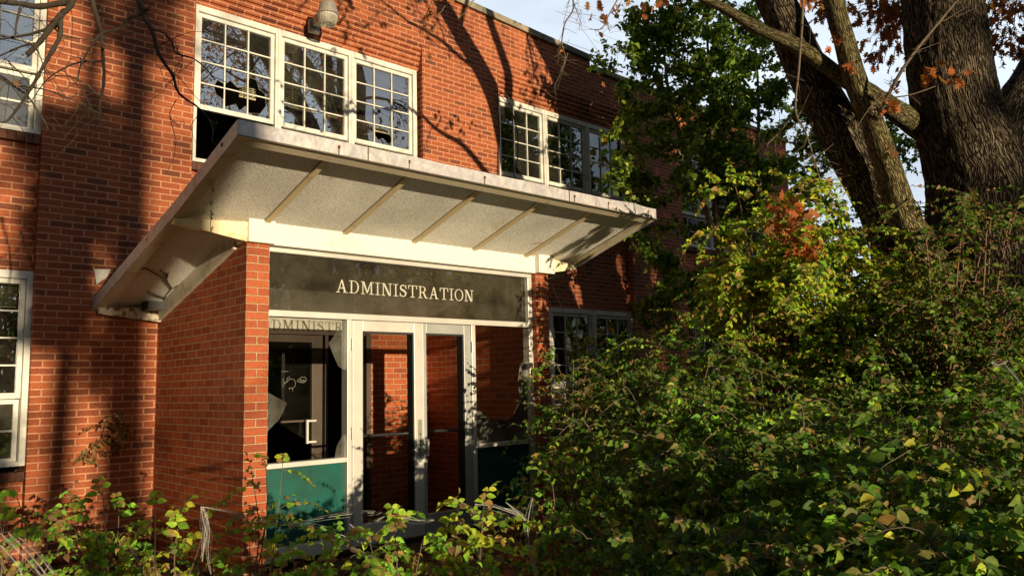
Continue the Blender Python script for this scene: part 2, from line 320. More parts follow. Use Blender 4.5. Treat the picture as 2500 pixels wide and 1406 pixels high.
def leafmat(name, trans=.4, rough=.45, tmul=1.6):
    m = bpy.data.materials.new(name); m.use_nodes = True; n = m.node_tree; b = n.nodes['Principled BSDF']; ln = n.links.new
    o = n.nodes['Material Output']; a = nd(n, 'ShaderNodeAttribute', attribute_name='Col')
    g = nd(n, 'ShaderNodeTexCoord'); z = nd(n, 'ShaderNodeTexNoise', _in={'Scale': 45, 'Detail': 3}); ln(g.outputs['Object'], z.inputs['Vector'])
    mr = nd(n, 'ShaderNodeMapRange', _in={'From Min': .3, 'From Max': .7, 'To Min': .75, 'To Max': 1.2}); ln(z.outputs['Fac'], mr.inputs[0])
    s = nd(n, 'ShaderNodeVectorMath', operation='SCALE'); ln(a.outputs['Color'], s.inputs[0]); ln(mr.outputs[0], s.inputs['Scale'])
    ln(s.outputs[0], b.inputs['Base Color']); b.inputs['Roughness'].default_value = rough + .1; b.inputs['Specular IOR Level'].default_value = .22
    t = n.nodes.new('ShaderNodeBsdfTranslucent'); s2 = nd(n, 'ShaderNodeVectorMath', operation='MULTIPLY'); ln(s.outputs[0], s2.inputs[0]); s2.inputs[1].default_value = (tmul, tmul, tmul * .5); ln(s2.outputs[0], t.inputs[0])
    mi = n.nodes.new('ShaderNodeMixShader'); mi.inputs[0].default_value = trans; ln(b.outputs[0], mi.inputs[1]); ln(t.outputs[0], mi.inputs[2]); ln(mi.outputs[0], o.inputs[0])
    return m
M['leaf'] = leafmat('leaf'); M['dry'] = leafmat('dry_leaf', .3, .7, 1.3)

# ------------------------------------------------------------------ leaves (numpy)
OV = np.array([(0, 0, 0), (-.26, .22, .07), (-.34, .45, .10), (-.2, .75, .05), (0, 1, -.08), (.2, .75, .05), (.34, .45, .10), (.26, .22, .07), (0, .45, 0)], float)
OVF = [(0, 8, 2, 1), (8, 4, 3, 2), (0, 7, 6, 8), (8, 6, 5, 4)]
SM = np.array([(0, 0, 0), (-.28, .5, .06), (0, 1, -.04), (.28, .5, .06)], float); SMF = [(0, 3, 2, 1)]
OK_ = np.array([(0, 0, 0), (-.12, .15, 0), (-.30, .22, .05), (-.14, .36, .02), (-.42, .52, .08), (-.16, .58, .0), (-.34, .80, .06), (-.1, .78, 0), (0, 1, -.05), (.1, .78, 0), (.34, .80, .08), (.16, .58, 0), (.42, .52, .1), (.14, .36, .02), (.30, .22, .07), (.12, .15, 0), (0, .45, 0)], float)
OKF = [(16, i + 1, i) for i in range(15)] + [(16, 0, 15)]
OKF = [(16, (i + 1) % 16, i) for i in range(16)]
SHAPES = {'ovate': (OV, OVF), 'small': (SM, SMF), 'oak': (OK_, OKF)}
def leaves(name, pos, axis, nrm, size, col, mat, parent=None, shape='ovate'):
    V0, F0 = SHAPES[shape]
    pos = np.asarray(pos, float); n = len(pos)
    if n == 0: return None
    a = np.asarray(axis, float); a /= np.linalg.norm(a, axis=1, keepdims=True) + 1e-9
    nr = np.asarray(nrm, float); nr = nr - a * (nr * a).sum(1, keepdims=True); nr /= np.linalg.norm(nr, axis=1, keepdims=True) + 1e-9
    s_ = np.cross(a, nr); size = np.asarray(size, float)
    curl = np.random.RandomState(n).uniform(.2, 3.4, (n, 1, 1))
    V = pos[:, None, :] + size[:, None, None] * (V0[None, :, 0:1] * s_[:, None] + V0[None, :, 1:2] * a[:, None] + curl * V0[None, :, 2:3] * nr[:, None])
    k = len(V0); V = V.reshape(-1, 3); me = bpy.data.meshes.new(name)
    fs = np.concatenate([np.asarray(f) for f in F0]); lens = np.array([len(f) for f in F0])
    loops = (fs[None, :] + (np.arange(n) * k)[:, None]).ravel(); ll = np.tile(lens, n)
    me.vertices.add(len(V)); me.vertices.foreach_set('co', V.ravel().astype(np.float32))
    me.loops.add(len(loops)); me.loops.foreach_set('vertex_index', loops.astype(np.int32))
    st = np.concatenate([[0], np.cumsum(ll)[:-1]]); me.polygons.add(len(ll)); me.polygons.foreach_set('loop_start', st.astype(np.int32)); me.polygons.foreach_set('loop_total', ll.astype(np.int32))
    me.polygons.foreach_set('use_smooth', np.ones(len(ll), bool))
    me.update(calc_edges=True); me.validate()
    ca = me.color_attributes.new('Col', 'FLOAT_COLOR', 'POINT')
    c = np.ones((n, k, 4)); c[:, :, :3] = np.asarray(col)[:, None, :]; ca.data.foreach_set('color', c.ravel().astype(np.float32))
    me.materials.append(mat); o = bpy.data.objects.new(name, me); sc.collection.objects.link(o)
    if parent: o.parent = parent
    return o
PAL = {
 'bush': [(.05, .11, .014), (.07, .15, .018), (.10, .19, .022), (.14, .22, .028), (.055, .12, .02), (.17, .17, .04)],
 'yellow': [(.30, .46, .04), (.40, .50, .045), (.22, .40, .04), (.46, .48, .05), (.34, .22, .07)],
 'fore': [(.18, .42, .04), (.24, .50, .045), (.32, .54, .05), (.40, .50, .055), (.14, .32, .04), (.36, .22, .07)],
 'tree': [(.08, .155, .022), (.12, .21, .028), (.20, .30, .038), (.33, .42, .06), (.06, .12, .02)],
 'dark': [(.02, .05, .01), (.03, .07, .012), (.04, .085, .015)],
 'brown': [(.26, .11, .04), (.34, .16, .06), (.20, .09, .035), (.30, .18, .08)],
 'orange': [(.38, .11, .03), (.30, .09, .03), (.42, .15, .05)],
 'tanb': [(.28, .19, .09), (.22, .13, .06), (.33, .23, .10), (.14, .16, .03)],
 'litter': [(.12, .06, .03), (.17, .085, .04), (.08, .045, .03), (.24, .10, .04), (.20, .14, .08), (.05, .035, .025)],
}
class Leaves:
    def __init__(s): s.p = []; s.a = []; s.n = []; s.s = []; s.c = []
    def add(s, p, a, n, sz, c):
        s.p.append(tuple(p)); s.a.append(tuple(a)); s.n.append(tuple(n)); s.s.append(sz); s.c.append(c)
    def build(s, name, mat, parent=None, shape='ovate'): return leaves(name, s.p, s.a, s.n, s.s, s.c, mat, parent, shape)
def pick(r, pal):
    c = r.choice(PAL[pal]); k = r.uniform(.75, 1.25); return (c[0] * k * r.uniform(.9, 1.1), c[1] * k, c[2] * k)

def rv(r, s=1): return Vector((r.uniform(-s, s), r.uniform(-s, s), r.uniform(-s, s)))
def spline(pts, sub=5):
    pts = [Vector(p) for p in pts]; out = []
    for i in range(len(pts) - 1):
        p0 = pts[max(i - 1, 0)]; p1 = pts[i]; p2 = pts[i + 1]; p3 = pts[min(i + 2, len(pts) - 1)]
        for k in range(sub):
            t = k / sub; out.append(.5 * ((2 * p1) + (p2 - p0) * t + (2 * p0 - 5 * p1 + 4 * p2 - p3) * t * t + (3 * p1 - p0 - 3 * p2 + p3) * t ** 3))
    out.append(pts[-1]); return out
def lerp_r(rad, n):
    return [np.interp(i / (n - 1) * (len(rad) - 1), range(len(rad)), rad) for i in range(n)]

def sprig(mb, lv, p0, d0, length, r0, r, pal, lsz, step=.035, droop=.25, pair=True, palmix=None, mixp=0, sub=0):
    """arching twig with opposite leaves"""
    n = max(3, int(length / .06)); p = Vector(p0); d = Vector(d0).normalized(); pts = [p.copy()]
    for i in range(n):
        d = (d + rv(r, .10) + Vector((0, 0, -droop / n * 2.0))).normalized(); p = p + d * (length / n); pts.append(p.copy())
    mb.tube(pts, [r0 * (1 - .8 * i / n) for i in range(n + 1)], 4, cap=False)
    # leaves
    tot = length; k = max(2, int(tot / step)); side = Vector((0, 0, 1)).cross(d); side = side.normalized() if side.length > .01 else Vector((1, 0, 0))
    for i in range(k):
        t = .15 + .85 * (i + r.uniform(-.2, .2)) / k; t = min(.999, max(0, t)) * n; j = int(t); q = pts[j].lerp(pts[min(j + 1, n)], t - j)
        dd = (pts[min(j + 1, n)] - pts[j]).normalized(); up = Vector((0, 0, 1)); sd_ = dd.cross(up)
        sd_ = sd_.normalized() if sd_.length > .05 else side
        for sg in ((-1, 1) if pair else (r.choice((-1, 1)),)):
            ax = (sd_ * sg * r.uniform(.7, 1.1) + dd * r.uniform(.2, .7) + Vector((0, 0, -r.uniform(-.1, .75)))).normalized()
            nn = (Vector((-.15, -1.25, .5)) + rv(r, .7))
            pl = palmix if (palmix and r.random() < mixp) else pal
            lv.add(q, ax, nn, lsz * (r.uniform(.4, .8) if r.random() < .3 else r.uniform(.75, 1.3)) * (1 - .35 * t / n), pick(r, pl))
    dd = (pts[-1] - pts[-2]).normalized(); lv.add(pts[-1], dd, Vector((0, -.3, 1)), lsz * .6, pick(r, pal))
    return pts

def shrub(mb, lv, base, h, spread, nst, r, pal, lsz, twigs=7, tl=.38, step=.04, lean=(0, 0), palmix=None, mixp=0, r0=.008, low=.15, berries=None, arch=.6):
    bx, by, bz = base
    for s in range(nst):
        a = r.uniform(0, 2 * math.pi); hh = h * r.uniform(.6, 1.05); sp = spread * math.sqrt(r.random())
        p0 = Vector((bx + math.cos(a) * sp * .25, by + math.sin(a) * sp * .25, bz))
        top = Vector((bx + math.cos(a) * sp + lean[0], by + math.sin(a) * sp + lean[1], bz + hh))
        mid = p0.lerp(top, .55) + Vector((-math.cos(a) * sp * .12, -math.sin(a) * sp * .12, hh * .12)) + rv(r, .05)
        end = top + Vector((math.cos(a), math.sin(a), 0)) * tl * arch + Vector((0, 0, -tl * .25 * arch))
        pts = spline([p0, mid, top, end], 5); n = len(pts)
        mb.tube(pts, [r0 * (1 - .75 * i / n) for i in range(n)], 5, cap=False)
        for k in range(twigs):
            t = low + (1 - low) * (k + r.random()) / twigs; j = min(n - 2, int(t * (n - 1))); q = pts[j]
            aa = r.uniform(0, 2 * math.pi); d = Vector((math.cos(aa), math.sin(aa), r.uniform(-.1, .8)))
            tp = sprig(mb, lv, q, d, tl * r.uniform(.6, 1.2) * (1.15 - .4 * t), r0 * .4, r, pal, lsz, step, r.uniform(.1, .6), True, palmix, mixp)
            if berries is not None:
                for b_ in tp[1:]:
                    if r.random() < .6: berries.append(b_ + Vector((0, 0, -.008)))
        sprig(mb, lv, pts[-1], pts[-1] - pts[-2], tl * .6, r0 * .3, r, pal, lsz, step, .5, True, palmix, mixp)

def bare(mb, p0, d, length, r0, depth, r, tips, kink=.22, up=.05, n=7, kids=(4, 7), rmin=.0035, ratio=.55):
    segs = max(4, int(length / .28)); p = Vector(p0); d = Vector(d).normalized(); pts = [p.copy()]
    for i in range(segs):
        d = (d + rv(r, kink) + Vector((0, 0, up))).normalized(); p = p + d * (length / segs); pts.append(p.copy())
    rads = [max(rmin, r0 * (1 - .72 * i / segs)) for i in range(segs + 1)]
    mb.tube(pts, rads, n if depth > 1 else 4, cap=False)
    if depth <= 0: tips.append((pts[-1], d)); tips.append((pts[len(pts) // 2], d)); return
    for k in range(r.randint(*kids)):
        t = r.uniform(.25, 1); j = min(segs - 1, int(t * segs)); dd = (pts[j + 1] - pts[j]).normalized()
        s = rv(r).cross(dd).normalized(); ang = r.uniform(.45, 1.0)
        bare(mb, pts[j], dd * math.cos(ang) + s * math.sin(ang), length * r.uniform(.4, .68) * (1.2 - .5 * t), rads[j] * ratio * r.uniform(.7, 1.1), depth - 1, r, tips, kink, up, max(4, n - 1), kids, rmin, ratio)

exec_parts = []
# ------------------------------------------------------------------ SCHOOL BUILDING
bld = tag(empty('school_building'), 'long two storey red brick school building with white grid windows behind the entrance porch', 'building')
YR = .10
bays = [(-4.09, -1.10), (.33, 3.30), (4.74, 7.69), (9.22, 12.2)]
recb = [(-4.12, -1.105), (.30, 3.345), (4.72, 7.69), (9.19, 12.22)]
XE = 13.2
wall = MB()
def zc(x): return 6.845 - .0405 * (x - 3.867)     # underside of the coping
edges = [-9.0] + [e for b in recb for e in b] + [XE]
for i in range(0, len(edges), 2):                 # piers
    wall.box(edges[i], edges[i + 1], 0, .32, -.3, 6.03)
for k, (a, b) in enumerate(recb):                 # recessed bays
    if k == 1:
        wall.box(a, .36, YR, .32, -.3, 3.82); wall.box(2.5, b, -.004 + .004, .32, -.3, 2.7)
        wall.box(.36, 2.5, YR + .02, .32, 2.4, 3.82); wall.box(2.5, b, YR, .32, 2.7, 3.82)
    else:
        wall.box(a, b, YR, .32, -.3, .70); wall.box(a, b, YR, .32, 2.60, 3.82)
    for c in range(5):                            # corbelled courses over the upper windows
        wall.box(a, b, YR - .02 * c - .004, .32, 5.70 + .066 * c, 5.70 + .066 * (c + 1))
wall.prism_y([(-9, 6.03), (6.78, 6.03), (6.78, zc(6.78) + .02), (-9, zc(-9) + .02)], 0, .32)
wall.box(6.78, XE, 0, .32, 6.03, 6.60)
wall.box(XE - .32, XE, .32, 9, -.3, 6.60); wall.box(-9, -8.7, .32, 9, -.3, 6.6)
wall.build('brick_wall', M['brick'], bld)
sill_m = plain('dark_sill_brick', (.13, .050, .030), .9, var=.5, vs=14)
for k, (a, b) in enumerate(recb):                 # rowlock sills
    n = int((b - a) / .068)
    for z in ((3.82,) if k == 1 else (3.82, .70)):
        sl_ = MB()
        for i in range(n):
            x0 = a + (b - a) * i / n; sl_.box(x0 + .004, x0 + (b - a) / n - .004, YR - .055 + rnd.uniform(-.004, .004), YR + .1, z + .004, z + .088 + rnd.uniform(-.003, .002))
        sl_.box(a, b, YR - .04, YR + .1, z + .002, z + .078)
        sl_.build('window_sill', sill_m, bld)
cp = MB(); x0 = -9.0
while x0 < 6.78:
    x1 = min(6.78, x0 + 1.22)
    cp.hexa([(x0 + .004, -.05, zc(x0)), (x1 - .004, -.05, zc(x1)), (x1 - .004, .4, zc(x1)), (x0 + .004, .4, zc(x0))],
            [(x0 + .004, -.05, zc(x0) + .095), (x1 - .004, -.05, zc(x1) + .095), (x1 - .004, .4, zc(x1) + .095), (x0 + .004, .4, zc(x0) + .095)]); x0 = x1
x0 = 6.79
while x0 < XE: cp.box(x0 + .004, min(XE + .05, x0 + 1.22) - .004, -.05, .4, 6.58, 6.665); x0 += 1.22
cp.build('coping', M['concrete'], bld, bevel=.008)
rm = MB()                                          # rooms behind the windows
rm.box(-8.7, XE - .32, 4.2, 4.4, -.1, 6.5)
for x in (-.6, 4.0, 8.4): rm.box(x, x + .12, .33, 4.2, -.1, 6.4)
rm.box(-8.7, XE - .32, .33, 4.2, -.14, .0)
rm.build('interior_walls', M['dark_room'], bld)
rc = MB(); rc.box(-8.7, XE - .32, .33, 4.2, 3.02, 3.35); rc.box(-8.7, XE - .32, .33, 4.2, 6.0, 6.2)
rc.build('interior_ceilings', M['ceiling'], bld)
rf = MB(); rf.box(-9, XE, .33, 9, 6.3, 6.4); rf.build('roof', M['concrete'], bld)

def broken(x0, x1, z0, z1, hole):
    return [[(x0, z0), (x1, z0), (x1, z1), (x0, z1)], hole]
def window(x0, x1, g0, g1, zt, first, last, blind=None, hole=None, low='glass', label=None):
    zb = zt - .995; lt = zb - .10; lb = lt - .485; top = zt + .12; bot = lb - .07
    f = MB()
    f.box(x0, g0 - .045, YR - .035, YR + .09, bot, top); f.box(g1 + .045, x1, YR - .035, YR + .09, bot, top)
    f.box(g0 - .045, g1 + .045, YR - .035, YR + .09, zt + .048, top); f.box(g0 - .045, g1 + .045, YR - .035, YR + .12, bot, lb - .028)
    if not last: f.box(x1 - .012, x1 + .012, YR - .045, YR - .035, bot, top)
    o = tag(f.build('window', M['winframe'], bld, bevel=.004), label)
    s = MB(); y0, y1 = YR - .005, YR + .03
    s.box(g0 - .042, g0, y0, y1, zb - .05, zt + .045); s.box(g1, g1 + .042, y0, y1, zb - .05, zt + .045)
    s.box(g0, g1, y0, y1, zt, zt + .045); s.box(g0, g1, y0 - .01, y1, zb - .055, zb)
    s.build('upper_sash', M['winframe'], o, bevel=.003)
    m = MB(); gw = (g1 - g0) / 3
    for k in (1, 2): m.box(g0 + gw * k - .007, g0 + gw * k + .007, YR + .004, YR + .016, zb, zt)
    for k in (1, 2, 3):
        z = zb + .24875 * k
        for q in range(3): m.box(g0 + gw * q + (.0072 if q else 0), g0 + gw * (q + 1) - (.0072 if q < 2 else 0), YR + .005, YR + .015, z - .007, z + .007)
    m.build('muntins', M['winframe'], o)
    g = MB(); g.flat_y(broken(g0, g1, zb, zt, hole) if hole else [[(g0, zb), (g1, zb), (g1, zt), (g0, zt)]], YR + .020, .003)
    g.build('glass', M['glass'], o)
    if hole:
        ck = MB(); cx = sum(p[0] for p in hole) / len(hole); cz = sum(p[1] for p in hole) / len(hole)
        for hx_, hz_ in hole[::2]:
            v = Vector((hx_ - cx, 0, hz_ - cz)); q = Vector((hx_, YR + .018, hz_)); pts = [q]
            for k in range(3):
                q = q + v.normalized() * rnd.uniform(.02, .07) + Vector((rnd.uniform(-.02, .02), 0, rnd.uniform(-.02, .02)))
                if g0 < q.x < g1 and zb < q.z < zt: pts.append(q)
            if len(pts) > 1: ck.tube(pts, .0011, 3, cap=False)
        for a_, b_ in zip(hole, hole[1:] + hole[:1]): ck.tube([(a_[0], YR + .0185, a_[1]), (b_[0], YR + .0185, b_[1])], .0012, 3, cap=False)
        ck.build('cracks', M['chalk'], o)
    if low != 'open':
        s = MB(); y0, y1 = YR + .045, YR + .08
        s.box(g0 - .04, g0, y0, y1, lb - .028, lt + .04); s.box(g1, g1 + .04, y0, y1, lb - .028, lt + .04); s.box(g0, g1, y0, y1, lt, lt + .04); s.box(g0, g1, y0, y1, lb - .028, lb)
        for k in (1, 2): s.box(g0 + gw * k - .009, g0 + gw * k + .009, y0 + .01, y0 + .02, lb, lt)
        for q in range(3): s.box(g0 + gw * q + (.0095 if q else 0), g0 + gw * (q + 1) - (.0095 if q < 2 else 0), y0 + .011, y0 + .019, (lb + lt) / 2 - .009, (lb + lt) / 2 + .009)
        s.build('lower_sash', M['winframe'], o)
        g = MB(); g.box(g0, g1, YR + .062, YR + .065, lb, lt); g.build('glass', M['glass_dirty'], o)
    if blind:
        bl = MB(); a, b, z1, z0 = blind; z = z1
        while z > z0:
            t = rnd.uniform(-.002, .002)
            bl.hexa([(a, YR + .13, z - .010 + t), (b, YR + .13, z - .010 - t), (b, YR + .152, z + .004 - t), (a, YR + .152, z + .004 + t)],
                    [(a, YR + .13, z - .009 + t), (b, YR + .13, z - .009 - t), (b, YR + .152, z + .005 - t), (a, YR + .152, z + .005 + t)])
            z -= .0215
        bl.box(a, b, YR + .135, YR + .15, z0 - .02, z0 - .003)
        for q in (.2, .5, .8): x = a + (b - a) * q; bl.box(x - .002, x + .002, YR + .125, YR + .129, z0, z1)
        bl.build('blind', M['blind'], o)
    return o
def hole_in(g0, g1, zb, pts): return [(g0 + u * (g1 - g0), zb + v) for u, v in pts]
offs = [(.08, .895), (1.065, 1.88), (2.05, 2.865)]
wl = {(1, 0): 'upper window with a large jagged hole in its glass, lower half open and black', (1, 1): 'upper window reflecting branches, middle of the three above the canopy', (1, 2): 'upper window with lowered blinds and a bent glazing bar',
      (2, 0): 'upper window with pale blind, beside the looped black cable', (2, 1): None, (2, 2): None, (0, 2): 'upper window behind the bare twigs'}
for k, (a, b) in enumerate(bays):
    for u in range(3):
        g0 = a + offs[u][0] - (.0 if k else 0); g1 = a + offs[u][1]
        if k == 0: g0 = b - .10 - .815 - (2 - u) * .985; g1 = g0 + .815
        if k == 2: g0 += .025; g1 += .025
        x0 = a if u == 0 else (g0 - .085); x1 = b if u == 2 else (g1 + .085)
        zt = 5.57; hole = None; bl = None; low = 'glass'
        if k == 1:
            if u == 0: hole = hole_in(g0, g1, zt - .995, [(.22, .16), (.32, .12), (.36, .04), (.5, .10), (.56, .03), (.64, .10), (.70, .03), (.86, .05), (.95, .16), (.93, .30), (.84, .34), (.80, .44), (.70, .46), (.66, .34), (.52, .30), (.42, .36), (.34, .30), (.24, .33), (.19, .25)]); bl = (g0 + .5, g0 + .70, zt - .62, zt - .74); low = 'open'
            if u == 1: bl = (g0 + .02, g1 - .02, zt, zt - .72)
            if u == 2: hole = hole_in(g0, g1, zt - .995, [(.34, .12), (.42, .05), (.5, .09), (.62, .02), (.68, .10), (.60, .20), (.52, .22), (.44, .23), (.37, .20)]); bl = (g0 + .02, g1 - .02, zt, zt - .77)
        if k == 2:
            bl = [(g0, g0 + .68, zt, zt - .52), (g0 + .3, g0 + .45, zt, zt - .42), (g0 + .42, g0 + .62, zt - .05, zt - .6)][u]
        if k == 0: bl = (g0, g1, zt, zt - .85)
        o = window(x0, x1, g0, g1, zt, u == 0, u == 2, bl, hole, low, wl.get((k, u)))
        if k != 1: window(x0, x1, g0, g1, 2.49, u == 0, u == 2, (g0, g1, 2.49, 2.3) if k == 0 else None, None, 'glass', 'lower window at the left edge of the photo' if (k, u) == (0, 2) else None)
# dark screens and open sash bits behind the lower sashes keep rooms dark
pt = MB(); q = PY(249, 672, -.02); pt.add([PY(229, 657, -.015), PY(271, 657, -.015), PY(262, 676, -.015), PY(236, 694, -.015), PY(229, 657, -.011), PY(271, 657, -.011), PY(262, 676, -.011), PY(236, 694, -.011)], [(3, 2, 1, 0), (4, 5, 6, 7), (0, 1, 5, 4), (1, 2, 6, 5), (2, 3, 7, 6), (3, 0, 4, 7)])
pt.build('flashing_patch', M['white'], bld)

# ------------------------------------------------------------------ ENTRANCE PORCH
D = 2.033; W = 3.569
por = tag(empty('entrance_porch'), 'brick entrance porch with a slanted canopy and glass doors lettered ADMINISTRATION', 'porch')
YF = -1.975
def fb(y): return 2.255 - .2746 * y if y > -2.13 else 2.84 - .321 * (y + 2.13)      # underside of the fascia
for x0, x1 in ((0, .203), (3.366, W)):
    sw = MB(); sw.prism_x([(-D, -.1), (-D, 2.69), (-1.9, 2.70), (-.001, 2.20), (-.001, -.1)], x0, x1)
    sw.build('brick_side_wall', M['brick2'], por)
iw = MB(); iw.box(2.46, 3.366, -.012, -.004, 0, 2.7); iw.build('inner_brick_wall', M['brick2'], por)
ic = MB(); ic.box(.203, 3.366, -1.90, -.02, 2.64, 2.68); ic.build('inner_ceiling', M['ceiling'], por)
fl = MB(); fl.box(.203, 3.366, -1.9, .32, .0, .03); fl.build('vestibule_floor', plain('dirty_floor', (.10, .08, .06), .9, var=.5), por)
# inner door screen in the main wall opening
inn = tag(MB().box(.203, 2.46, -.02, .04, 2.09, 2.15).box(2.44, 2.50, -.035, .04, .03, 2.66).box(1.90, 1.94, .0, .05, .03, 2.09).build('inner_door_frame', M['bronze'], por), 'brown inner door frame')
MB().box(.203, 2.44, -.008, .02, 2.152, 2.66).build('transom_panel', M['beam'], por)
idr = MB(); idr.box(1.735, 1.866, .0, .045, .05, 2.085); idr.box(.85, .97, .0, .045, .05, 2.085); idr.box(.97, 1.735, .0, .045, 2.0, 2.085); idr.box(.97, 1.735, .0, .045, .05, .3); idr.box(.97, 1.735, .01, .035, 1.10, 1.125)
idr = tag(idr.build('inner_door', M['bronze'], por, bevel=.003), 'brown framed inner door with a square pull handle')
MB().box(1.635, 1.66, -.06, -.035, .86, 1.125).box(1.66, 1.76, -.055, -.04, 1.10, 1.122).box(1.66, 1.76, -.055, -.04, .865, .887).build('pull_handle', M['alu'], idr)
g = MB(); g.flat_y([[(.97, 1.33), (1.28, 1.12), (1.5, 1.0), (1.735, .86), (1.735, 2.0), (.97, 2.0)]], .02, .004); g.build('broken_glass', M['glass_inner'], idr)
def Pn(px, py, Y=.012): q = PY(px, py, Y); return (q.x, q.y, q.z)
ch = MB(); C3z = lambda a, b: Pn(640 + a * .2845, 760 + b * .2845)
for st in ([(300, 597), (315, 580), (340, 563), (368, 563), (380, 583), (372, 603), (350, 612), (320, 606), (300, 597)], [(322, 585), (336, 584)], [(330, 585), (328, 605)], [(341, 606), (341, 585), (350, 588), (343, 596)], [(357, 604), (356, 584)], [(366, 585), (357, 595), (368, 603)],
           [(210, 610), (225, 590), (250, 578), (275, 585), (287, 610), (283, 640), (262, 658), (228, 658)], [(232, 660), (235, 668)], [(258, 660), (264, 682)], [(190, 632), (192, 600), (205, 605), (200, 618), (190, 612)], [(212, 604), (215, 570), (236, 558), (234, 585)],
           [(150, 645), (155, 590), (178, 655), (180, 575)], [(130, 655), (128, 610)], [(85, 560), (100, 535), (150, 516), (225, 515)], [(90, 510), (95, 560), (105, 520), (88, 508)]):
    ch.tube([C3z(a, b) for a, b in st], .0016, 4)
ch.build('graffiti', M['chalk'], idr)
# aluminium storefront
fr = MB(); y0, y1 = YF, YF + .10
fr.box(.203, 3.363, y0, y1, 2.645, 2.69)
fr.box(.203, 3.303, y0 - .003, y1, 2.088, 2.143)
fr.box(3.303, 3.363, y0, y1, .05, 2.645)
fr.box(.997, 1.046, y0, y1, .05, 2.088); fr.box(2.472, 2.525, y0, y1, .05, 2.088)
fr.box(.203, .215, y0, y1, .05, 2.088)
fr.box(.215, .997, y0, y1, .81, .852); fr.box(2.525, 3.303, y0, y1, .825, .867)
fr.box(.215, .997, y0, y1, .05, .158); fr.box(2.525, 3.303, y0, y1, .05, .158)
fr.build('door_frame', M['alu'], por, bevel=.004)
def gp(x0, x1, z0, z1, nm, mat, y=YF + .05, th=.006): return MB().box(x0, x1, y, y + th, z0, z1).build(nm, mat, por)
gp(.203, 1.690, 2.143, 2.645, 'sign_glass', M['glass_sign']); gp(1.694, 3.303, 2.143, 2.645, 'sign_glass', M['glass_sign'])
gp(.215, .997, .158, .81, 'green_panel', M['green'], YF + .055, .02); gp(2.525, 3.303, .158, .825, 'green_panel', M['green'], YF + .055, .02)
def shard(pts, y=YF + .05): MB().flat_y([[ (PY(640 + a * .2845, 760 + b * .2845, y).x, PY(640 + a * .2845, 760 + b * .2845, y).z) for a, b in pts]], y, .005).build('glass_shard', M['glass_shard'], por)
shard([(725, 500), (700, 500), (655, 470), (610, 370), (570, 270), (600, 235), (630, 190), (650, 90), (725, 90)])
shard([(40, 690), (215, 785), (150, 920), (44, 1030)])
shard([(720, 1265), (622, 1262), (640, 1160), (680, 1080), (705, 1050), (722, 1055)])
shard([(400, 60), (725, 75), (725, 92), (650, 92), (600, 130), (520, 140), (450, 120), (410, 90)])
shard([(50, 40), (95, 60), (60, 150), (50, 260)])
def shard2(pts, y=YF + .05): MB().flat_y([[ (PY(600 + a * .32, 550 + b * .32, y).x, PY(600 + a * .32, 550 + b * .32, y).z) for a, b in pts]], y, .005).build('glass_shard', M['glass_shard'], por)
shard2([(2120, 1020), (2095, 1060), (2080, 1200), (2085, 1360), (2120, 1390), (2150, 1390), (2150, 1030)])
MB().flat_y([[(2.525, .867), (3.303, .867), (3.303, 1.32), (3.2, 1.30), (3.1, 1.15), (2.98, 1.08), (2.85, 1.10), (2.72, 1.12), (2.60, 1.22), (2.525, 1.35)]], YF + .056, .005).build('glass_shard', M['glass_shard'], por)
# doors
def door(x0, x1, gx0, gx1, dy, mat, lab):
    m = MB(); y0, y1 = YF + dy, YF + dy + .05
    m.box(x0, gx0, y0, y1, .06, 2.083); m.box(gx1, x1, y0, y1, .06, 2.083)
    m.box(gx0, gx1, y0, y1, 1.985, 2.083); m.box(gx0, gx1, y0, y1, .06, .245)
    o = tag(m.build('door', mat, por, bevel=.004), lab)
    r_ = MB(); r_.box(gx0, gx0 + .012, y0 + .012, y1 + .004, .25, 1.98); r_.box(gx1 - .012, gx1, y0 + .012, y1 + .055, .25, 1.98); r_.box(gx0 + .012, gx1 - .012, y0 + .012, y1 + .004, 1.968, 1.984)  # right strip runs deep and black, painting the stile's shaded inner edge
    r_.build('gasket_and_dark_edge', M['black'], o)
    b = MB(); b.tube([(gx0 - .02, y1 + .01, 1.045), (gx0 + .01, y1 + .06, 1.03), (gx0 + .06, y1 + .07, 1.022), (gx1 - .06, y1 + .07, 1.018), (gx1 - .01, y1 + .06, 1.02), (gx1 + .03, y1 + .01, 1.02)], .016, 8)
    b.build('push_bar', M['black'], o, smooth=True)
    for z in (1.86, 1.06, .3):
        hx = x0 - .004 if gx0 - x0 > .12 or x0 < 1.5 else x1 + .004
        h = MB(); h.tube([(hx, YF - .012, z - .055), (hx, YF - .012, z + .055)], .011, 8); h.box(hx - .012, hx + .012, YF - .008, YF + .0, z - .05, z + .05)
        h.build('hinge', M['alu_dark'], o)
    return o
d1 = door(1.050, 1.846, 1.158, 1.738, -.004, M['alu'], 'left door leaf with lock plate and pull handle')
d2 = door(1.850, 2.468, 1.892, 2.374, .006, M['alu_dark'], 'right door leaf, shade painted into its darker metal')  # darker copy of the frame metal stands for shade on this leaf
h = MB(); hx = 1.797; y = YF - .004
pl = [(hx + .024 * math.cos(t), 1.13 + .024 * math.sin(t)) for t in np.linspace(0, math.pi, 8)] + [(hx + .024 * math.cos(t), .765 + .024 * math.sin(t)) for t in np.linspace(math.pi, 2 * math.pi, 8)]
h.prism_y(pl, y - .005, y + .001)
h.tube([(hx, y - .016, 1.125), (hx, y + .0, 1.125)], .013, 12)
h.tube([(hx, y - .002, .965), (hx, y - .05, .96), (hx, y - .055, .945), (hx, y - .055, .80), (hx, y - .05, .785), (hx, y - .002, .78)], .011, 8)
h.build('pull_handle', plain('worn_steel', (.45, .47, .43), .35, metal=.6), d1, smooth=False)
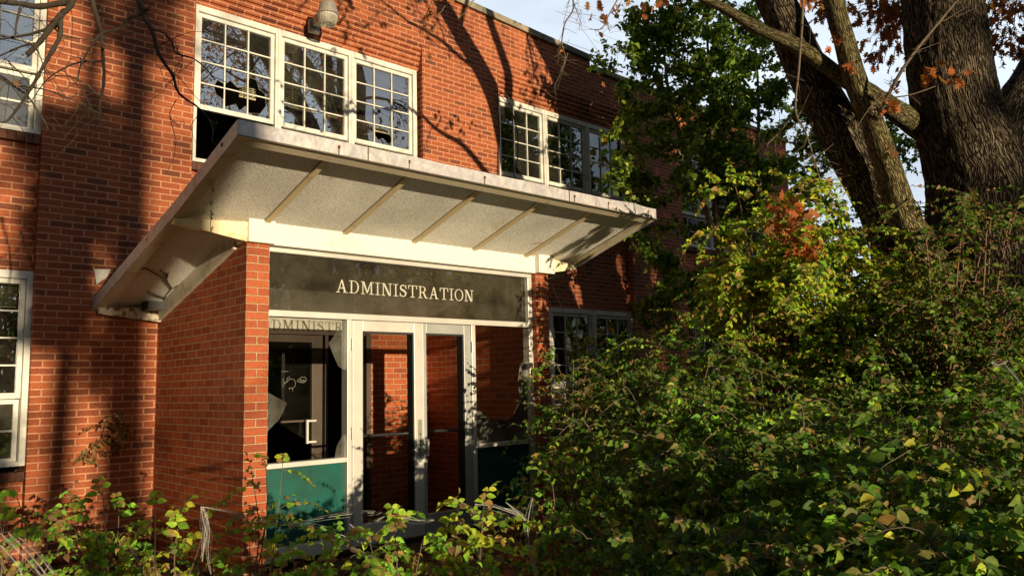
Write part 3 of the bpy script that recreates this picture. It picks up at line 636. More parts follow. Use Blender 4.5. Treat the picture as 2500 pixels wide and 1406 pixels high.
MB().box(hx - .006, hx + .006, y - .0075, y - .005, 1.0, 1.02).build('keyhole', M['black'], d1)
MB().box(1.868, 1.884, y - .035, y - .02, .80, .96).box(1.868, 1.884, y - .02, y + .012, .80, .82).box(1.868, 1.884, y - .02, y + .012, .94, .96).build('pull_handle', M['alu_dark'], d2)

# lettering
def letters(text, x0, x1, z0, hgt, y):
    st = .17; se = .055
    gl = {
     'A': (.98, [('q', [(.12, 0), (.19, 0), (.53, 1), (.45, 1)]), ('q', [(.69, 0), (.85, 0), (.55, 1), (.43, 1)]), ('b', .24, .31, .72, .39), ('b', 0, 0, .32, se), ('b', .60, 0, .98, se)]),
     'D': (.90, [('b', .145, 0, .262, 1), ('b', 0, 0, .42, se), ('b', 0, 1 - se, .42, 1), ('arc', .40, .5, .44, .5, -90, 90, .052, .118)]),
     'M': (1.14, [('b', .13, 0, .21, 1), ('b', .865, 0, .98, 1), ('q', [(.49, .10), (.60, .10), (.30, 1), (.13, 1)]), ('q', [(.49, .10), (.60, .10), (.93, 1), (.84, 1)]), ('b', 0, 0, .34, se), ('b', .72, 0, 1.14, se), ('b', 0, 1 - se, .25, 1), ('b', .88, 1 - se, 1.14, 1)]),
     'I': (.44, [('b', .162, 0, .278, 1), ('b', 0, 0, .44, se), ('b', 0, 1 - se, .44, 1)]),
     'N': (.98, [('b', .13, 0, .21, 1), ('b', .77, 0, .85, 1), ('q', [(.66, 0), (.85, 0), (.30, 1), (.11, 1)]), ('b', 0, 0, .34, se), ('b', 0, 1 - se, .25, 1), ('b', .62, 1 - se, .98, 1)]),
     'S': (.70, [('s',)]),
     'T': (.86, [('b', .372, 0, .488, 1), ('b', .20, 0, .66, se), ('b', 0, 1 - se, .86, 1), ('b', 0, .70, .07, 1), ('b', .79, .70, .86, 1)]),
     'R': (.94, [('b', .145, 0, .262, 1), ('b', 0, 0, .42, se), ('b', 0, 1 - se, .40, 1), ('b', .2, .45, .44, .52), ('arc', .42, .74, .30, .26, -90, 90, .05, .115), ('q', [(.64, .06), (.82, .03), (.58, .50), (.42, .48)]), ('b', .66, 0, .94, se)]),
     'O': (.92, [('arc', .46, .5, .46, .52, 0, 360, .052, .118)])}
    gap = .13; tot = sum(gl[c][0] for c in text) + gap * (len(text) - 1); kx = (x1 - x0) / tot; x = x0
    for c in text:
        wd, parts = gl[c]; m = MB(); i = 0
        T = lambda a, b: (x + a * kx, z0 + b * hgt)
        for p in parts:
            th = .0030 + .0004 * i; i += 1
            if p[0] == 'b': (a, b), (c_, d) = T(p[1], p[2]), T(p[3], p[4]); m.box(a, c_, y - th, y, b, d)
            elif p[0] == 'q': m.prism_y([T(*q) for q in p[1]], y - th, y)
            elif p[0] == 'arc':
                _, cx, cy, rx, ry, a0, a1, tv, tt = p; n = 28
                o_, i_ = [], []
                for k in range(n + 1):
                    t = math.radians(a0 + (a1 - a0) * k / n)
                    o_.append((cx + rx * math.cos(t), cy + ry * math.sin(t))); i_.append((cx + (rx - tt) * math.cos(t), cy + (ry - tv) * math.sin(t)))
                for k in range(n): m.prism_y([T(*o_[k]), T(*o_[k + 1]), T(*i_[k + 1]), T(*i_[k])], y - th, y)
            elif p[0] == 's':
                cl = [(.60, .70), (.57, .84), (.47, .93), (.34, .955), (.20, .92), (.12, .82), (.12, .70), (.20, .60), (.34, .53), (.48, .46), (.58, .36), (.60, .24), (.53, .11), (.40, .045), (.26, .05), (.13, .13), (.075, .28)]
                cl = [tuple(v) for v in spline([(a, b, 0) for a, b in cl], 3)]; wds = [.03, .04, .05, .05, .05, .07, .09, .10, .10, .10, .10, .08, .06, .045, .05, .045, .035]
                ws = [q * .82 for q in lerp_r(wds, len(cl))]
                for k in range(len(cl) - 1):
                    a = Vector(cl[k][:2]); b = Vector(cl[k + 1][:2]); pa = Vector(cl[max(k - 1, 0)][:2]); nb = Vector(cl[min(k + 2, len(cl) - 1)][:2])
                    na = (b - pa).normalized(); nb_ = (nb - a).normalized(); na = Vector((-na.y, na.x)) * ws[k]; nb_ = Vector((-nb_.y, nb_.x)) * ws[k + 1]
                    m.prism_y([T(*(a - na)), T(*(b - nb_)), T(*(b + nb_)), T(*(a + na))], y - .003, y)
                m.box(*[v for v in (T(.585, .66)[0], T(.645, .66)[0])], y - .0036, y, T(0, .66)[1], T(0, .97)[1]); m.box(T(.03, 0)[0], T(.09, 0)[0], y - .0036, y, T(0, .03)[1], T(0, .33)[1])
        m.build('sign_letter', M['letters'], sgn); x += (wd + gap) * kx
sgn = gp(.21, .23, 2.15, 2.16, 'lettering', M['letters'], YF + .045, .002)
bpy.data.objects.remove(sgn); sgn = por
letters('ADMINISTRATION', .905, 2.545, 2.338, .119, YF + .049)

# canopy beam, caps, brackets
MB().box(.235, 3.36, -D - .012, -D + .12, 2.69, 2.905).build('front_beam', M['beam'], por, bevel=.004)
for x0, x1, y in ((-.004, .236, -D - .045), (3.362, 3.606, -D - .075)):
    MB().box(x0, x1, y, -D + .21, 2.692, 2.925).build('column_cap', M['beam'], por, bevel=.006)
br = [([(-.6, 2.779), (-.004, 2.692), (-.004, 2.86), (-.6, 2.82)], -D - .02, -D + .06, M['bracket']),
      ([(3.606, 2.715), (4.02, 2.785), (4.02, 2.83), (3.606, 2.872)], -D - .03, -D + .05, M['bracket']),
      ([(-.585, 2.225), (-.004, 2.165), (-.004, 2.31), (-.585, 2.285)], -.10, -.006, M['bracket_rust']),
      ([(3.572, 2.165), (4.0, 2.225), (4.0, 2.285), (3.572, 2.31)], -.10, -.006, M['bracket_rust'])]
for prof, y0, y1, mt in br: MB().prism_y(prof, y0, y1).build('bracket', mt, por, bevel=.003)
for x0, x1 in ((-.03, .215), (3.354, 3.60)):
    st = MB(); st.prism_x([(-D + .2, 2.66), (-D + .2, 2.86), (-.004, fb(0) + .06), (-.004, 2.155)], x0, x1)
    st.build('sloping_wall_plate', M['sidetrim'], por, bevel=.004)
# canopy roof: fascia > soffit > battens
XL, XR, YC = -.62, 4.055, -3.215
can = MB()
def strip(mb, x0, x1, ya, yb, lo, hi):       # slab following the kinked slope between ya (front) and yb (rear)
    ys = sorted({ya, yb} | ({-2.13} if ya < -2.13 < yb else set()))
    for a, b in zip(ys[:-1], ys[1:]):
        mb.hexa([(x0, a, fb(a) + lo), (x1, a, fb(a) + lo), (x1, b, fb(b) + lo), (x0, b, fb(b) + lo)], [(x0, a, fb(a) + hi), (x1, a, fb(a) + hi), (x1, b, fb(b) + hi), (x0, b, fb(b) + hi)])
rfm = MB(); strip(rfm, XL + .008, XR - .008, YC + .008, -.004, .085, .100)
canopy = tag(rfm.build('canopy', plain('canopy_roofing', (.16, .15, .13), .9), por), 'slanted flat canopy roof edged with mottled metal')
fm = MB(); strip(fm, XL, XL + .008, YC, -.004, 0, .112); strip(fm, XR - .008, XR, YC, -.004, 0, .112)
n = 40
for i in range(n):      # front fascia, gently dented sheet
    xa, xb = XL + .008 + (XR - XL - .016) * i / n, XL + .008 + (XR - XL - .016) * (i + 1) / n
    z = fb(YC); da, db = [.003 * math.sin(q * 5.1) + .002 * math.sin(q * 13.7) for q in (xa, xb)]
    ta, tb = [.113 + .002 * math.sin(q * 9.3) + (.012 * max(0, math.sin((q - 3.5) * 9)) if q > 3.5 else 0) for q in (xa, xb)]
    fm.hexa([(xa, YC - .001, z), (xb, YC - .001, z), (xb, YC + .007, z), (xa, YC + .007, z)], [(xa, YC - .004 + da, z + ta), (xb, YC - .004 + db, z + tb), (xb, YC + .007 + db, z + tb), (xa, YC + .007 + da, z + ta)])
fm.build('fascia', M['fascia'], canopy)
js = MB()
for x in (.42, 2.68): js.box(x, x + .004, YC - .012, YC - .006, fb(YC), fb(YC) + .112)
js.box(XL - .001, XR, YC - .009, YC - .0045, fb(YC) - .002, fb(YC) + .008)
js.build('fascia_seams', M['dark_brown'], canopy)
for x in (.02, .80, 1.60, 2.75, 3.25, 3.90):
    if x == .02: x = .16
    rs = MB(); rs.box(x, x + .016, YC - .013, YC - .004, fb(YC) + .055, fb(YC) + .078); rs.box(x + .004, x + .010, YC - .0085, YC - .0045, fb(YC) + .008, fb(YC) + .055); rs.build('rusty_fixing', M['rust'], canopy)
MB().box(XL - .006, XL, -2.98, -2.96, fb(-2.97) + .06, fb(-2.97) + .085).build('rusty_fixing', M['rust'], canopy); MB().box(XL - .006, XL, -1.5, -1.48, fb(-1.5) + .05, fb(-1.5) + .075).build('rusty_fixing', M['rust'], canopy)
tr = MB()
strip(tr, XL + .009, XL + .10, YC + .009, -.004, .004, .045); strip(tr, XR - .10, XR - .009, YC + .009, -.004, .004, .045)
strip(tr, XL + .10, XR - .10, YC + .009, YC + .10, .004, .045)
tr.build('edge_trim', M['trim'], canopy)
sf = MB(); strip(sf, XL + .009, XR - .009, YC + .009, -.004, .062, .080); sf.build('soffit', M['stucco'], canopy)
for x in (.157, .928, 1.70, 2.47, 3.215):
    bt = MB(); strip(bt, x - .024, x + .024, YC + .10, -D - .01, .040, .0615); bt.build('batten', M['batten'], canopy)
    bt = MB(); strip(bt, x - .030, x - .0245, YC + .10, -D - .01, .058, .0615); bt.build('painted_batten_gap', M['dark_brown'], canopy)  # solid strip paints in the dark shadow gap beside the batten
# vine remains and a dark box on the rear soffit
vn = MB()
def SY(px, py):   # point on the rear soffit plane
    v = F_ + R_ * ((px - 1250) / FPX) - U_ * ((py - 703) / FPX); a, b = 2.255 + .056, -.2746
    t = (a + b * CAM.y - CAM.z) / (v.z - b * v.y); return CAM + v * t
c1 = lambda a, b: SY(200 + a / 2.556, 270 + b / 2.556)
for pts in ([(300, 960), (340, 985), (400, 985), (440, 1010), (500, 1040), (530, 1075), (560, 1105)], [(490, 995), (520, 1030), (535, 1070), (565, 1110), (600, 1090)], [(515, 1010), (540, 1015), (530, 1045)], [(410, 1130), (450, 1145), (500, 1160), (515, 1165)], [(560, 1105), (520, 1160), (500, 1220)]):
    vn.tube([c1(*p) for p in pts], .006, 5)
vn.build('dead_vine', M['dark_brown'], canopy)
MB().box(-.20, -.05, -.30, -.12, 2.27, 2.355).build('junction_box', M['black'], canopy)

# ------------------------------------------------------------------ fixtures
lamp = tag(empty('wall_lamp'), 'grey dusk to dawn wall lamp with a ribbed glass bowl above the first upper window', 'lamp')
LX, LY = 1.712, -.35
def lathe(prof, n=28, rib=0):
    m = MB()
    for r_, z in prof:
        for k in range(n):
            q = r_ * (1 + (rib if k % 2 else 0)); t = 2 * math.pi * k / n; m.v.append((LX + q * math.cos(t), LY + q * math.sin(t), z))
    for i in range(len(prof) - 1):
        for k in range(n): k2 = (k + 1) % n; m.f.append((i * n + k2, i * n + k, (i + 1) * n + k, (i + 1) * n + k2))
    m.f.append(tuple(range(n))); m.f.append(tuple(reversed(range((len(prof) - 1) * n, len(prof) * n)))); return m
lathe([(.07, 5.985), (.09, 5.98), (.098, 5.955), (.112, 5.87), (.128, 5.855), (.130, 5.835), (.118, 5.83)]).build('lamp_housing', M['lampgrey'], lamp, smooth=False)
mg = glass('lamp_bowl_glass', 2, .55, (.62, .60, .50))
lathe([(.112, 5.829), (.112, 5.80), (.098, 5.74), (.085, 5.715), (.04, 5.705)], 40, .035).build('lamp_bowl', mg, lamp)
MB().box(LX - .055, LX + .055, -.24, -.10, 5.78, 5.90).tube([(LX, -.25, 5.86), (LX, -.0, 5.80)], .028, 10).box(LX - .07, LX + .07, -.045, -.002, 5.72, 5.88).build('lamp_arm', M['lampgrey'], lamp, bevel=.006)
cab = MB(); q7 = lambda a, b, Y=-.03: PY(1180 + a * .21336, 200 + b * .21336, Y)
cab.tube(spline([q7(172, 1090), q7(178, 800), q7(185, 600), q7(176, 420), q7(160, 250), q7(168, 165), q7(205, 135), q7(255, 145), q7(300, 205), q7(325, 320), q7(362, 460), q7(392, 600), q7(395, 760), q7(390, 880), q7(358, 1000), q7(352, 1070), q7(375, 1135)], 5), .009, 7)
tag(cab.build('cable', M['black'], None, smooth=True), 'black cable looped over the left corner of the second group of upper windows', 'cable')
cab = MB(); cab.tube(spline([PY(1345, 690, -.06), PY(1372, 752, -.06), PY(1400, 812, -.08), PY(1433, 872, -.12), PY(1460, 908, -.2), PY(1482, 935, -.3), PY(1560, 940, -.4)], 4), .007, 6)
tag(cab.build('cable', M['cord'], None), 'grey twisted cable running down slantwise from the canopy past the lower windows', 'cable')
hs = empty('hanging_string', PY(517, 375, -2.6)); tag(hs, 'white string with dried leaf scraps hanging from the left canopy edge', 'string')
hm = MB(); hp = [(517, 372), (519, 400), (518, 430), (517, 445), (516, 480), (516, 512), (514, 545), (514, 580)]
YS = bpy and (-2.55); hpts = [PY(x, y, YS) - hs.location for x, y in hp]; hm.tube(hpts, .0025, 5); hm.build('string', M['web'], hs)
hd = MB(); rr = random.Random(3)
for i in range(26):
    t = rr.choice([rr.uniform(440, 470), rr.uniform(480, 500), rr.uniform(512, 545), rr.uniform(545, 578)]); c = PY(516 + rr.uniform(-3, 4), t, YS) - hs.location
    d = rv(rr, .012); e = Vector((rr.uniform(-.008, .008), 0, rr.uniform(-.02, .02)))
    hd.add([c - d, c + e, c + d + Vector((0, .004, 0)), c - e * .8], [(0, 1, 2, 3)])
hd.build('leaf_scraps', M['cord'], hs)

# ------------------------------------------------------------------ GROUND
def ground_mat():
    m, n, b = new_mat('leafy_soil'); ln = n.links.new
    t = nd(n, 'ShaderNodeTexCoord'); z = nd(n, 'ShaderNodeTexNoise', _in={'Scale': 14, 'Detail': 8, 'Roughness': .7}); ln(t.outputs['Object'], z.inputs['Vector'])
    r = ramp(n, [(.3, (.03, .02, .012)), (.5, (.09, .05, .028)), (.68, (.17, .10, .05))]); ln(z.outputs['Fac'], r.inputs[0]); ln(r.outputs[0], b.inputs['Base Color'])
    b.inputs['Roughness'].default_value = 1
    bp = nd(n, 'ShaderNodeBump', _in={'Strength': 1, 'Distance': .05}); ln(z.outputs['Fac'], bp.inputs['Height']); ln(bp.outputs[0], b.inputs['Normal'])
    return m
def gz(x, y): return .02 * math.sin(x * 1.7 + y) + .02 * math.sin(y * 2.3 - x * .7) - .03 - (.0 if y > -8 else .0)
gm = MB(); N = 60; xs = [-300, -120, -50, -25] + list(np.linspace(-14, 20, N)) + [30, 60, 150, 300]; ys = [-300, -120, -60, -35] + list(np.linspace(-24, 10, N)) + [20, 60, 150, 300]
for y in ys:
    for x in xs: gm.v.append((x, y, gz(x, y) if abs(x) < 26 and abs(y) < 26 else -.03))
nx = len(xs)
for j in range(len(ys) - 1):
    for i in range(nx - 1): gm.f.append((j * nx + i, j * nx + i + 1, (j + 1) * nx + i + 1, (j + 1) * nx + i))
tag(gm.build('ground', ground_mat(), None, smooth=True), kind='structure')
lr = random.Random(11); lv = Leaves()
for i in range(9000):
    x = lr.uniform(-3.2, 5.5); y = lr.uniform(-6.5, -.1)
    if -.05 < x < 3.62 and y > -1.98:
        if .3 < x < 3.3 and lr.random() < .5: zz = .04 + lr.random() * .03
        else: continue
    elif -.1 < x < 3.65 and y > -2.1: continue
    else: zz = gz(x, y) + .01 + lr.random() * .04
    lv.add((x, y, zz), (lr.uniform(-1, 1), lr.uniform(-1, 1), lr.uniform(-.3, .3)), (lr.uniform(-.6, .6), lr.uniform(-.7, .5), 1), lr.uniform(.05, .11), pick(lr, lr.choice(['litter', 'litter', 'litter', 'orange', 'brown'])))
o = lv.build('leaf_litter', M['dry'], None, 'oak'); tag(o, kind='stuff')

# ------------------------------------------------------------------ OAK at the right
def pxpath(pts): return [P(*p) for p in pts]
def ridged(mb, pts, rads, seed, nr=26, amp=.055, n=120, ds=.045):
    r = random.Random(seed); sp = spline(pts, 12); rr = lerp_r(rads, len(sp)); cum = [0]
    for a, b in zip(sp[:-1], sp[1:]): cum.append(cum[-1] + (b - a).length)
    m = int(cum[-1] / ds); q = [Vector([np.interp(cum[-1] * i / m, cum, [p[k] for p in sp]) for k in range(3)]) for i in range(m + 1)]
    rq = [float(np.interp(cum[-1] * i / m, cum, rr)) for i in range(m + 1)]; o = len(mb.v); mb.tube(q, rq, n, cap=False)
    ph = np.cumsum(np.random.RandomState(seed).normal(0, .16, (m + 1, 3)), axis=0); th = np.arange(n) / n * 2 * math.pi
    rs_ = np.random.RandomState(seed + 1); knots = [(rs_.randint(m), rs_.uniform(0, 6.28), rs_.uniform(.04, .10)) for _ in range(int(m / 22))]
    for i in range(m + 1):
        f = np.abs(np.sin(nr / 2 * th + 1.6 * np.sin(3 * th + ph[i, 0]) + ph[i, 1])) ** .7 * .62 + np.abs(np.sin(nr * .85 * th + 2 * np.sin(2 * th + ph[i, 2]) - i * .05)) * .38
        br_ = .75 + .25 * np.sin(i * .9 + 5 * np.sin(th * nr / 2)); f = f * br_
        lump = .03 * np.sin(2 * th + i * .02) + .02 * np.sin(3 * th - i * .031)
        for k in range(n):
            e = amp * (f[k] - .5) + lump[k]
            for ki, kt, ka in knots:
                if abs(ki - i) < 7:
                    d = abs((th[k] - kt + math.pi) % (2 * math.pi) - math.pi); e += ka * math.exp(-(d / .16) ** 2 - ((ki - i) / 3.0) ** 2)
            v = Vector(mb.v[o + i * n + k]); mb.v[o + i * n + k] = tuple(q[i] + (v - q[i]) * (1 + e))
def limb(mb, pts, rads, n=16, sub=6, lump=.05, seed=1):
    r = random.Random(seed); sp = spline(pts, sub); rr = lerp_r(rads, len(sp))
    rr = [q * (1 + r.uniform(-lump, lump)) for q in rr]; mb.tube(sp, rr, n)
    return sp
oak = tag(empty('oak_tree', P(2390, 1100, 8.5) * 1), 'massive old oak with deeply ridged dark trunk and leaning limbs at the right edge', 'tree')
oak.location = (6.3, -5.75, 0); oinv = Vector((6.3, -5.75, 0))
def obj_rel(mb, name, mat, root, smooth=True):
    mb.v = [(v[0] - root.location.x, v[1] - root.location.y, v[2] - root.location.z) for v in mb.v]; return mb.build(name, mat, root, smooth=smooth)
mb = MB(); ridged(mb, pxpath([(2400, 1420, 8.5), (2395, 1000, 8.5), (2405, 650, 8.5), (2390, 450, 8.5), (2330, 250, 8.5), (2297, 0, 8.5), (2270, -250, 8.5)]), [.95, .76, .62, .52, .43, .395, .36], 3, 34)
obj_rel(mb, 'trunk', M['bark'], oak)
mb = MB(); ridged(mb, pxpath([(2270, 900, 8.5), (2225, 690, 8.45), (2165, 520, 8.4), (2075, 360, 8.35), (1985, 200, 8.3), (1893, 0, 8.2)]) + [(4.15, -4.3, 6.2), (3.3, -4.1, 7.2), (2.3, -4.2, 8.3)], [.40, .33, .26, .235, .21, .185, .16, .13, .10], 4, 22, .06, 84)
obj_rel(mb, 'leaning_limb', M['bark'], oak)
mb = MB(); ridged(mb, pxpath([(2330, 900, 8.1), (2262, 650, 8.0), (2205, 530, 7.9), (2165, 400, 7.85), (2130, 300, 7.8), (2090, 200, 7.8), (2062, 100, 7.8), (2036, 0, 7.8)]) + [(4.5, -5.0, 6.4), (4.0, -5.1, 7.6), (3.9, -5.0, 8.8)], [.24, .19, .15, .125, .11, .11, .10, .098, .085, .07, .05], 5, 14, .06, 60)
obj_rel(mb, 'slim_limb', M['bark_g'], oak)
mb = MB(); limb(mb, pxpath([(2340, 385, 8.8), (2235, 305, 8.55), (2140, 240, 8.0), (2050, 185, 8.0), (1950, 115, 7.95), (1850, 70, 7.9), (1770, 22, 7.9), (1690, -15, 7.9), (1580, -50, 7.8), (1450, -110, 7.8)]), [.17, .125, .095, .08, .07, .058, .05, .042, .03, .02], 12, 5, .08, 6)
obj_rel(mb, 'branch', M['bark_g'], oak)
mb = MB(); limb(mb, pxpath([(2400, 440, 8.5), (2455, 330, 8.4), (2490, 250, 8.4), (2560, 120, 8.4), (2620, -60, 8.3)]), [.40, .30, .22, .19, .15], 16, 6, .04, 7)
obj_rel(mb, 'branch', M['bark'], oak)
mb = MB()    # forks above the frame
limb(mb, [P(2270, -250, 8.5), (5.3, -5.5, 7.2), (4.4, -5.4, 8.1), (3.4, -5.5, 8.8)], [.36, .22, .15, .08], 12, 5, .05, 8)
limb(mb, [P(2270, -250, 8.5), (5.9, -5.8, 8.4), (5.6, -6.0, 10.4)], [.36, .28, .16], 12, 5, .05, 9)
limb(mb, [(5.3, -5.5, 7.2), (5.0, -5.3, 8.3), (4.2, -5.2, 9.4)], [.14, .10, .05], 8, 5, .05, 10)
obj_rel(mb, 'upper_limbs', M['bark'], oak)
orr = random.Random(21); mb = MB(); tips = []
for p, d, l in ([(Vector((3.0, -4.1, 7.4)), Vector((-.6, 0, .7)), 2.6), (Vector((3.6, -4.1, 6.8)), Vector((.3, .2, .8)), 2.2), (Vector((4.4, -5.4, 8.1)), Vector((-.8, 0, .2)), 2.6), (Vector((4.0, -5.1, 7.6)), Vector((-.7, .3, .4)), 2.0), (Vector((5.3, -5.5, 7.2)), Vector((.6, .4, .5)), 2.4), (Vector((5.0, -5.3, 8.0)), Vector((-.2, .3, -.5)), 1.8),
                 (Vector((2.3, -4.2, 8.3)), Vector((-.8, -.1, .1)), 2.4), (P(1450, -110, 7.8), Vector((-.5, .3, -.2)), 1.6), (Vector((3.4, -4.1, 7.3)), Vector((-.9, .1, -.15)), 2.4), (Vector((2.6, -4.2, 8.0)), Vector((-.7, 0, -.6)), 2.2), (Vector((4.2, -4.3, 6.3)), Vector((-.6, .2, .5)), 2.2)]):
    bare(mb, p, d, l, .045, 2, orr, tips, .28, -.01, 6, (4, 6), .004)
for (x, y, dx, dz) in ((2120, -120, .2, -.5), (2180, -90, .3, -.5), (2250, -130, .1, -.8), (2450, -90, .1, -.5), (2520, -60, -.2, -.6), (2420, -140, .3, -.6), (2000, -120, .1, -.5), (2080, -60, -.3, -.4), (2150, -40, -.1, -.6), (2440, -40, .3, -.7), (2480, -80, -.1, -.6), (2210, -60, -.2, -.5)):
    bare(mb, P(x, y, 9.3), Vector((dx, 0, dz)), .9, .012, 2, orr, tips, .3, -.03, 5, (4, 6), .003)
obj_rel(mb, 'twigs', M['twig'], oak)
lv = Leaves()
for p, d in tips:
    for k in range(orr.randint(0, 3)):
        lv.add(p + rv(orr, .06), d + rv(orr, .9) + Vector((0, 0, -.6)), rv(orr), orr.uniform(.07, .13), pick(orr, 'orange' if orr.random() < .6 else 'brown'))
for (x, y, n_, sp, dd) in ((1945, 520, 30, .15, 6.6), (1970, 600, 24, .14, 6.6), (1900, 560, 18, .12, 6.6), (1905, 500, 9, .10, 6.6), (2265, 175, 9, .10, 7.4), (2330, 190, 8, .10, 7.4), (2175, 255, 9, .09, 7.5), (2180, 360, 4, .06, 7.5), (2025, 110, 5, .08, 7.5), (2085, 155, 4, .05, 7.5), (1465, 45, 6, .16, 8.5), (1490, 15, 6, .12, 8.5), (1560, 10, 8, .2, 8.5), (2130, 60, 16, .6, 9.3), (2190, 80, 10, .4, 9.3), (2440, 60, 24, .6, 9.3), (2460, 130, 12, .4, 9.3), (2150, 25, 20, .7, 9.3), (1620, 5, 7, .35, 8.5), (1270+180, 10, 4, .1, 8.5)):
    for k in range(n_): lv.add(P(x, y, dd) + Vector((orr.gauss(0, sp * .5), orr.gauss(0, sp * .5), orr.gauss(0, sp * .5))), (orr.uniform(-.6, .6), orr.uniform(-.6, .6), orr.uniform(-1, .1)), rv(orr), orr.uniform(.08, .13) * (.8 if dd < 6 else 1), pick(orr, 'orange' if orr.random() < .7 else 'brown'))
lv.p = [(a - oak.location.x, b - oak.location.y, c) for a, b, c in lv.p]
lv.build('leaves', M['dry'], oak, 'oak')
for pts, r0 in (([(1962, -40, 7), (1958, 60, 7), (1950, 170, 7), (1942, 270, 6.9), (1965, 320, 6.8), (1985, 380, 6.8), (2005, 450, 6.8)], .013), ([(1942, 270, 6.9), (1905, 320, 7), (1870, 355, 7)], .01),
                ([(2150, 275, 7.6), (2175, 220, 7.5), (2210, 160, 7.4), (2255, 100, 7.4), (2330, 10, 7.4), (2350, -20, 7.4)], .02), ([(2175, 220, 7.5), (2130, 255, 7.5), (2080, 330, 7.4)], .006), ([(2160, 240, 7.5), (2230, 230, 7.4), (2330, 190, 7.4), (2370, 150, 7.4)], .007),
                ([(1390, -40, 6.5), (1400, 20, 6.5), (1378, 60, 6.5), (1372, 110, 6.5), (1380, 140, 6.5), (1368, 180, 6.5)], .008), ([(1400, 5, 6.5), (1412, 40, 6.5), (1420, 60, 6.5)], .004), ([(1386, 130, 6.5), (1375, 165, 6.5), (1352, 215, 6.5)], .004), ([(1520, -20, 8), (1490, 30, 8), (1470, 70, 8), (1440, 72, 8)], .008)):
    mb = MB(); pts = pxpath(pts); sp = spline(pts, 4); mb.tube(sp, lerp_r([r0, r0 * .35], len(sp)), 6)
    for k in range(int(len(sp) * .8)):
        q = orr.choice(sp); mb.tube([q, q + rv(orr, .10) + Vector((0, 0, -.03)), q + rv(orr, .22) + Vector((0, 0, -.06))], [r0 * .3, r0 * .2, .0015], 4, cap=False)
    obj_rel(mb, 'twig', M['twig'], oak)

# ------------------------------------------------------------------ small leafy tree before the facade
lt = tag(empty('leafy_tree', (7.75, -1.75, 0)), 'slender green leafed tree in front of the far facade windows', 'tree'); tr_ = random.Random(31)
mb = MB(); lv = Leaves()
trunk = pxpath([(1795, 1250, 12.3), (1785, 900, 12.2), (1770, 720, 12.2), (1752, 560, 12.2), (1742, 420, 12.2), (1735, 250, 12.2), (1725, 60, 12.2), (1720, -90, 12.2)])
sp = spline(trunk, 5); mb.tube(sp, lerp_r([.10, .085, .07, .055, .04, .03, .015, .006], len(sp)), 9)
t2_ = pxpath([(1790, 900, 12.2), (1812, 720, 12.3), (1830, 560, 12.5), (1850, 380, 12.6), (1850, 200, 12.6), (1840, 80, 12.6)]); sp2 = spline(t2_, 5); mb.tube(sp2, lerp_r([.07, .055, .04, .03, .02, .008], len(sp2)), 8)
t3_ = pxpath([(1740, 560, 12.2), (1690, 420, 12.1), (1640, 270, 12.0), (1620, 120, 12.0), (1610, 30, 12.0)]); sp3 = spline(t3_, 5); mb.tube(sp3, lerp_r([.05, .035, .02, .006], len(sp3)), 7)
def spray(q, d, ln_, pal, sz, step, r):
    n = max(3, int(ln_ / .12)); p = Vector(q); d = Vector(d).normalized(); pts = [p.copy()]
    for i in range(n): d = (d + rv(r, .16) + Vector((0, 0, -.02))).normalized(); p = p + d * (ln_ / n); pts.append(p.copy())
    mb.tube(pts, [max(.002, .012 * (1 - i / n)) for i in range(n + 1)], 4, cap=False)
    for i in range(1, n + 1):
        for s in range(3):
            dd = (d + rv(r, .9)).normalized(); e = pts[i] + dd * r.uniform(.1, .3)
            mb.tube([pts[i], e], [.003, .0015], 3, cap=False)
            for k in range(int(.3 / step)):
                c = pts[i].lerp(e, r.random() * 1.1) + rv(r, .035)
                lv.add(c, rv(r) + Vector((0, 0, -.1)), Vector((0, -1, .6)) + rv(r, .9), sz * r.uniform(.6, 1.2), pick(r, pal))
# crown lobes defined by height (pixel rows) and reach
for S, cnt in ((sp, 78), (sp2, 50), (sp3, 44)):
    for k in range(cnt):
        t = .22 + .78 * (k + tr_.random()) / cnt; q = S[min(len(S) - 1, int(t * (len(S) - 1)))]
        if q.z < 2.3 or (q.z < 4.2 and tr_.random() < .72): continue
        a = tr_.uniform(0, 6.283); reach = 1.15 if q.z < 4.5 else 1.0 * (1.25 - .08 * (q.z - 4))
        reach = max(.35, reach) * tr_.uniform(.5, 1.1)
        spray(q, Vector((math.cos(a), math.sin(a) * .8, tr_.uniform(-.1, .5))), reach, 'tree', .088, .034, tr_)
for (x, y, ln_, dx) in ((1620, 480, .9, -.9), (1560, 470, .5, -.8), (1640, 620, .8, -.7), (1560, 310, .5, -.5), (1660, 690, .7, -.8), (1880, 600, .8, .6), (1900, 450, .8, .7), (1930, 250, .6, .6), (1540, 200, .5, -.3), (1600, 100, .6, -.3), (1600, 740, .6, -.6), (1650, 800, .6, -.3), (1700, 740, .6, -.3), (1930, 340, .7, .5), (1960, 450, .8, .5), (2000, 560, .8, .4), (2060, 620, .8, .4), (2110, 700, .8, .2), (1970, 640, .8, .3), (2180, 330, .5, .4), (2200, 360, .5, -.3)):
    for k in range(3): spray(P(x + tr_.uniform(-30, 30), y + tr_.uniform(-30, 30), 12.0), Vector((dx, tr_.uniform(-.4, .1), tr_.uniform(-.3, .4))), ln_, 'tree', .088, .036, tr_)
obj_rel(mb, 'trunk', M['twig'], lt); lv.p = [(a - lt.location.x, b - lt.location.y, c) for a, b, c in lv.p]; lv.build('crown', M['leaf'], lt)

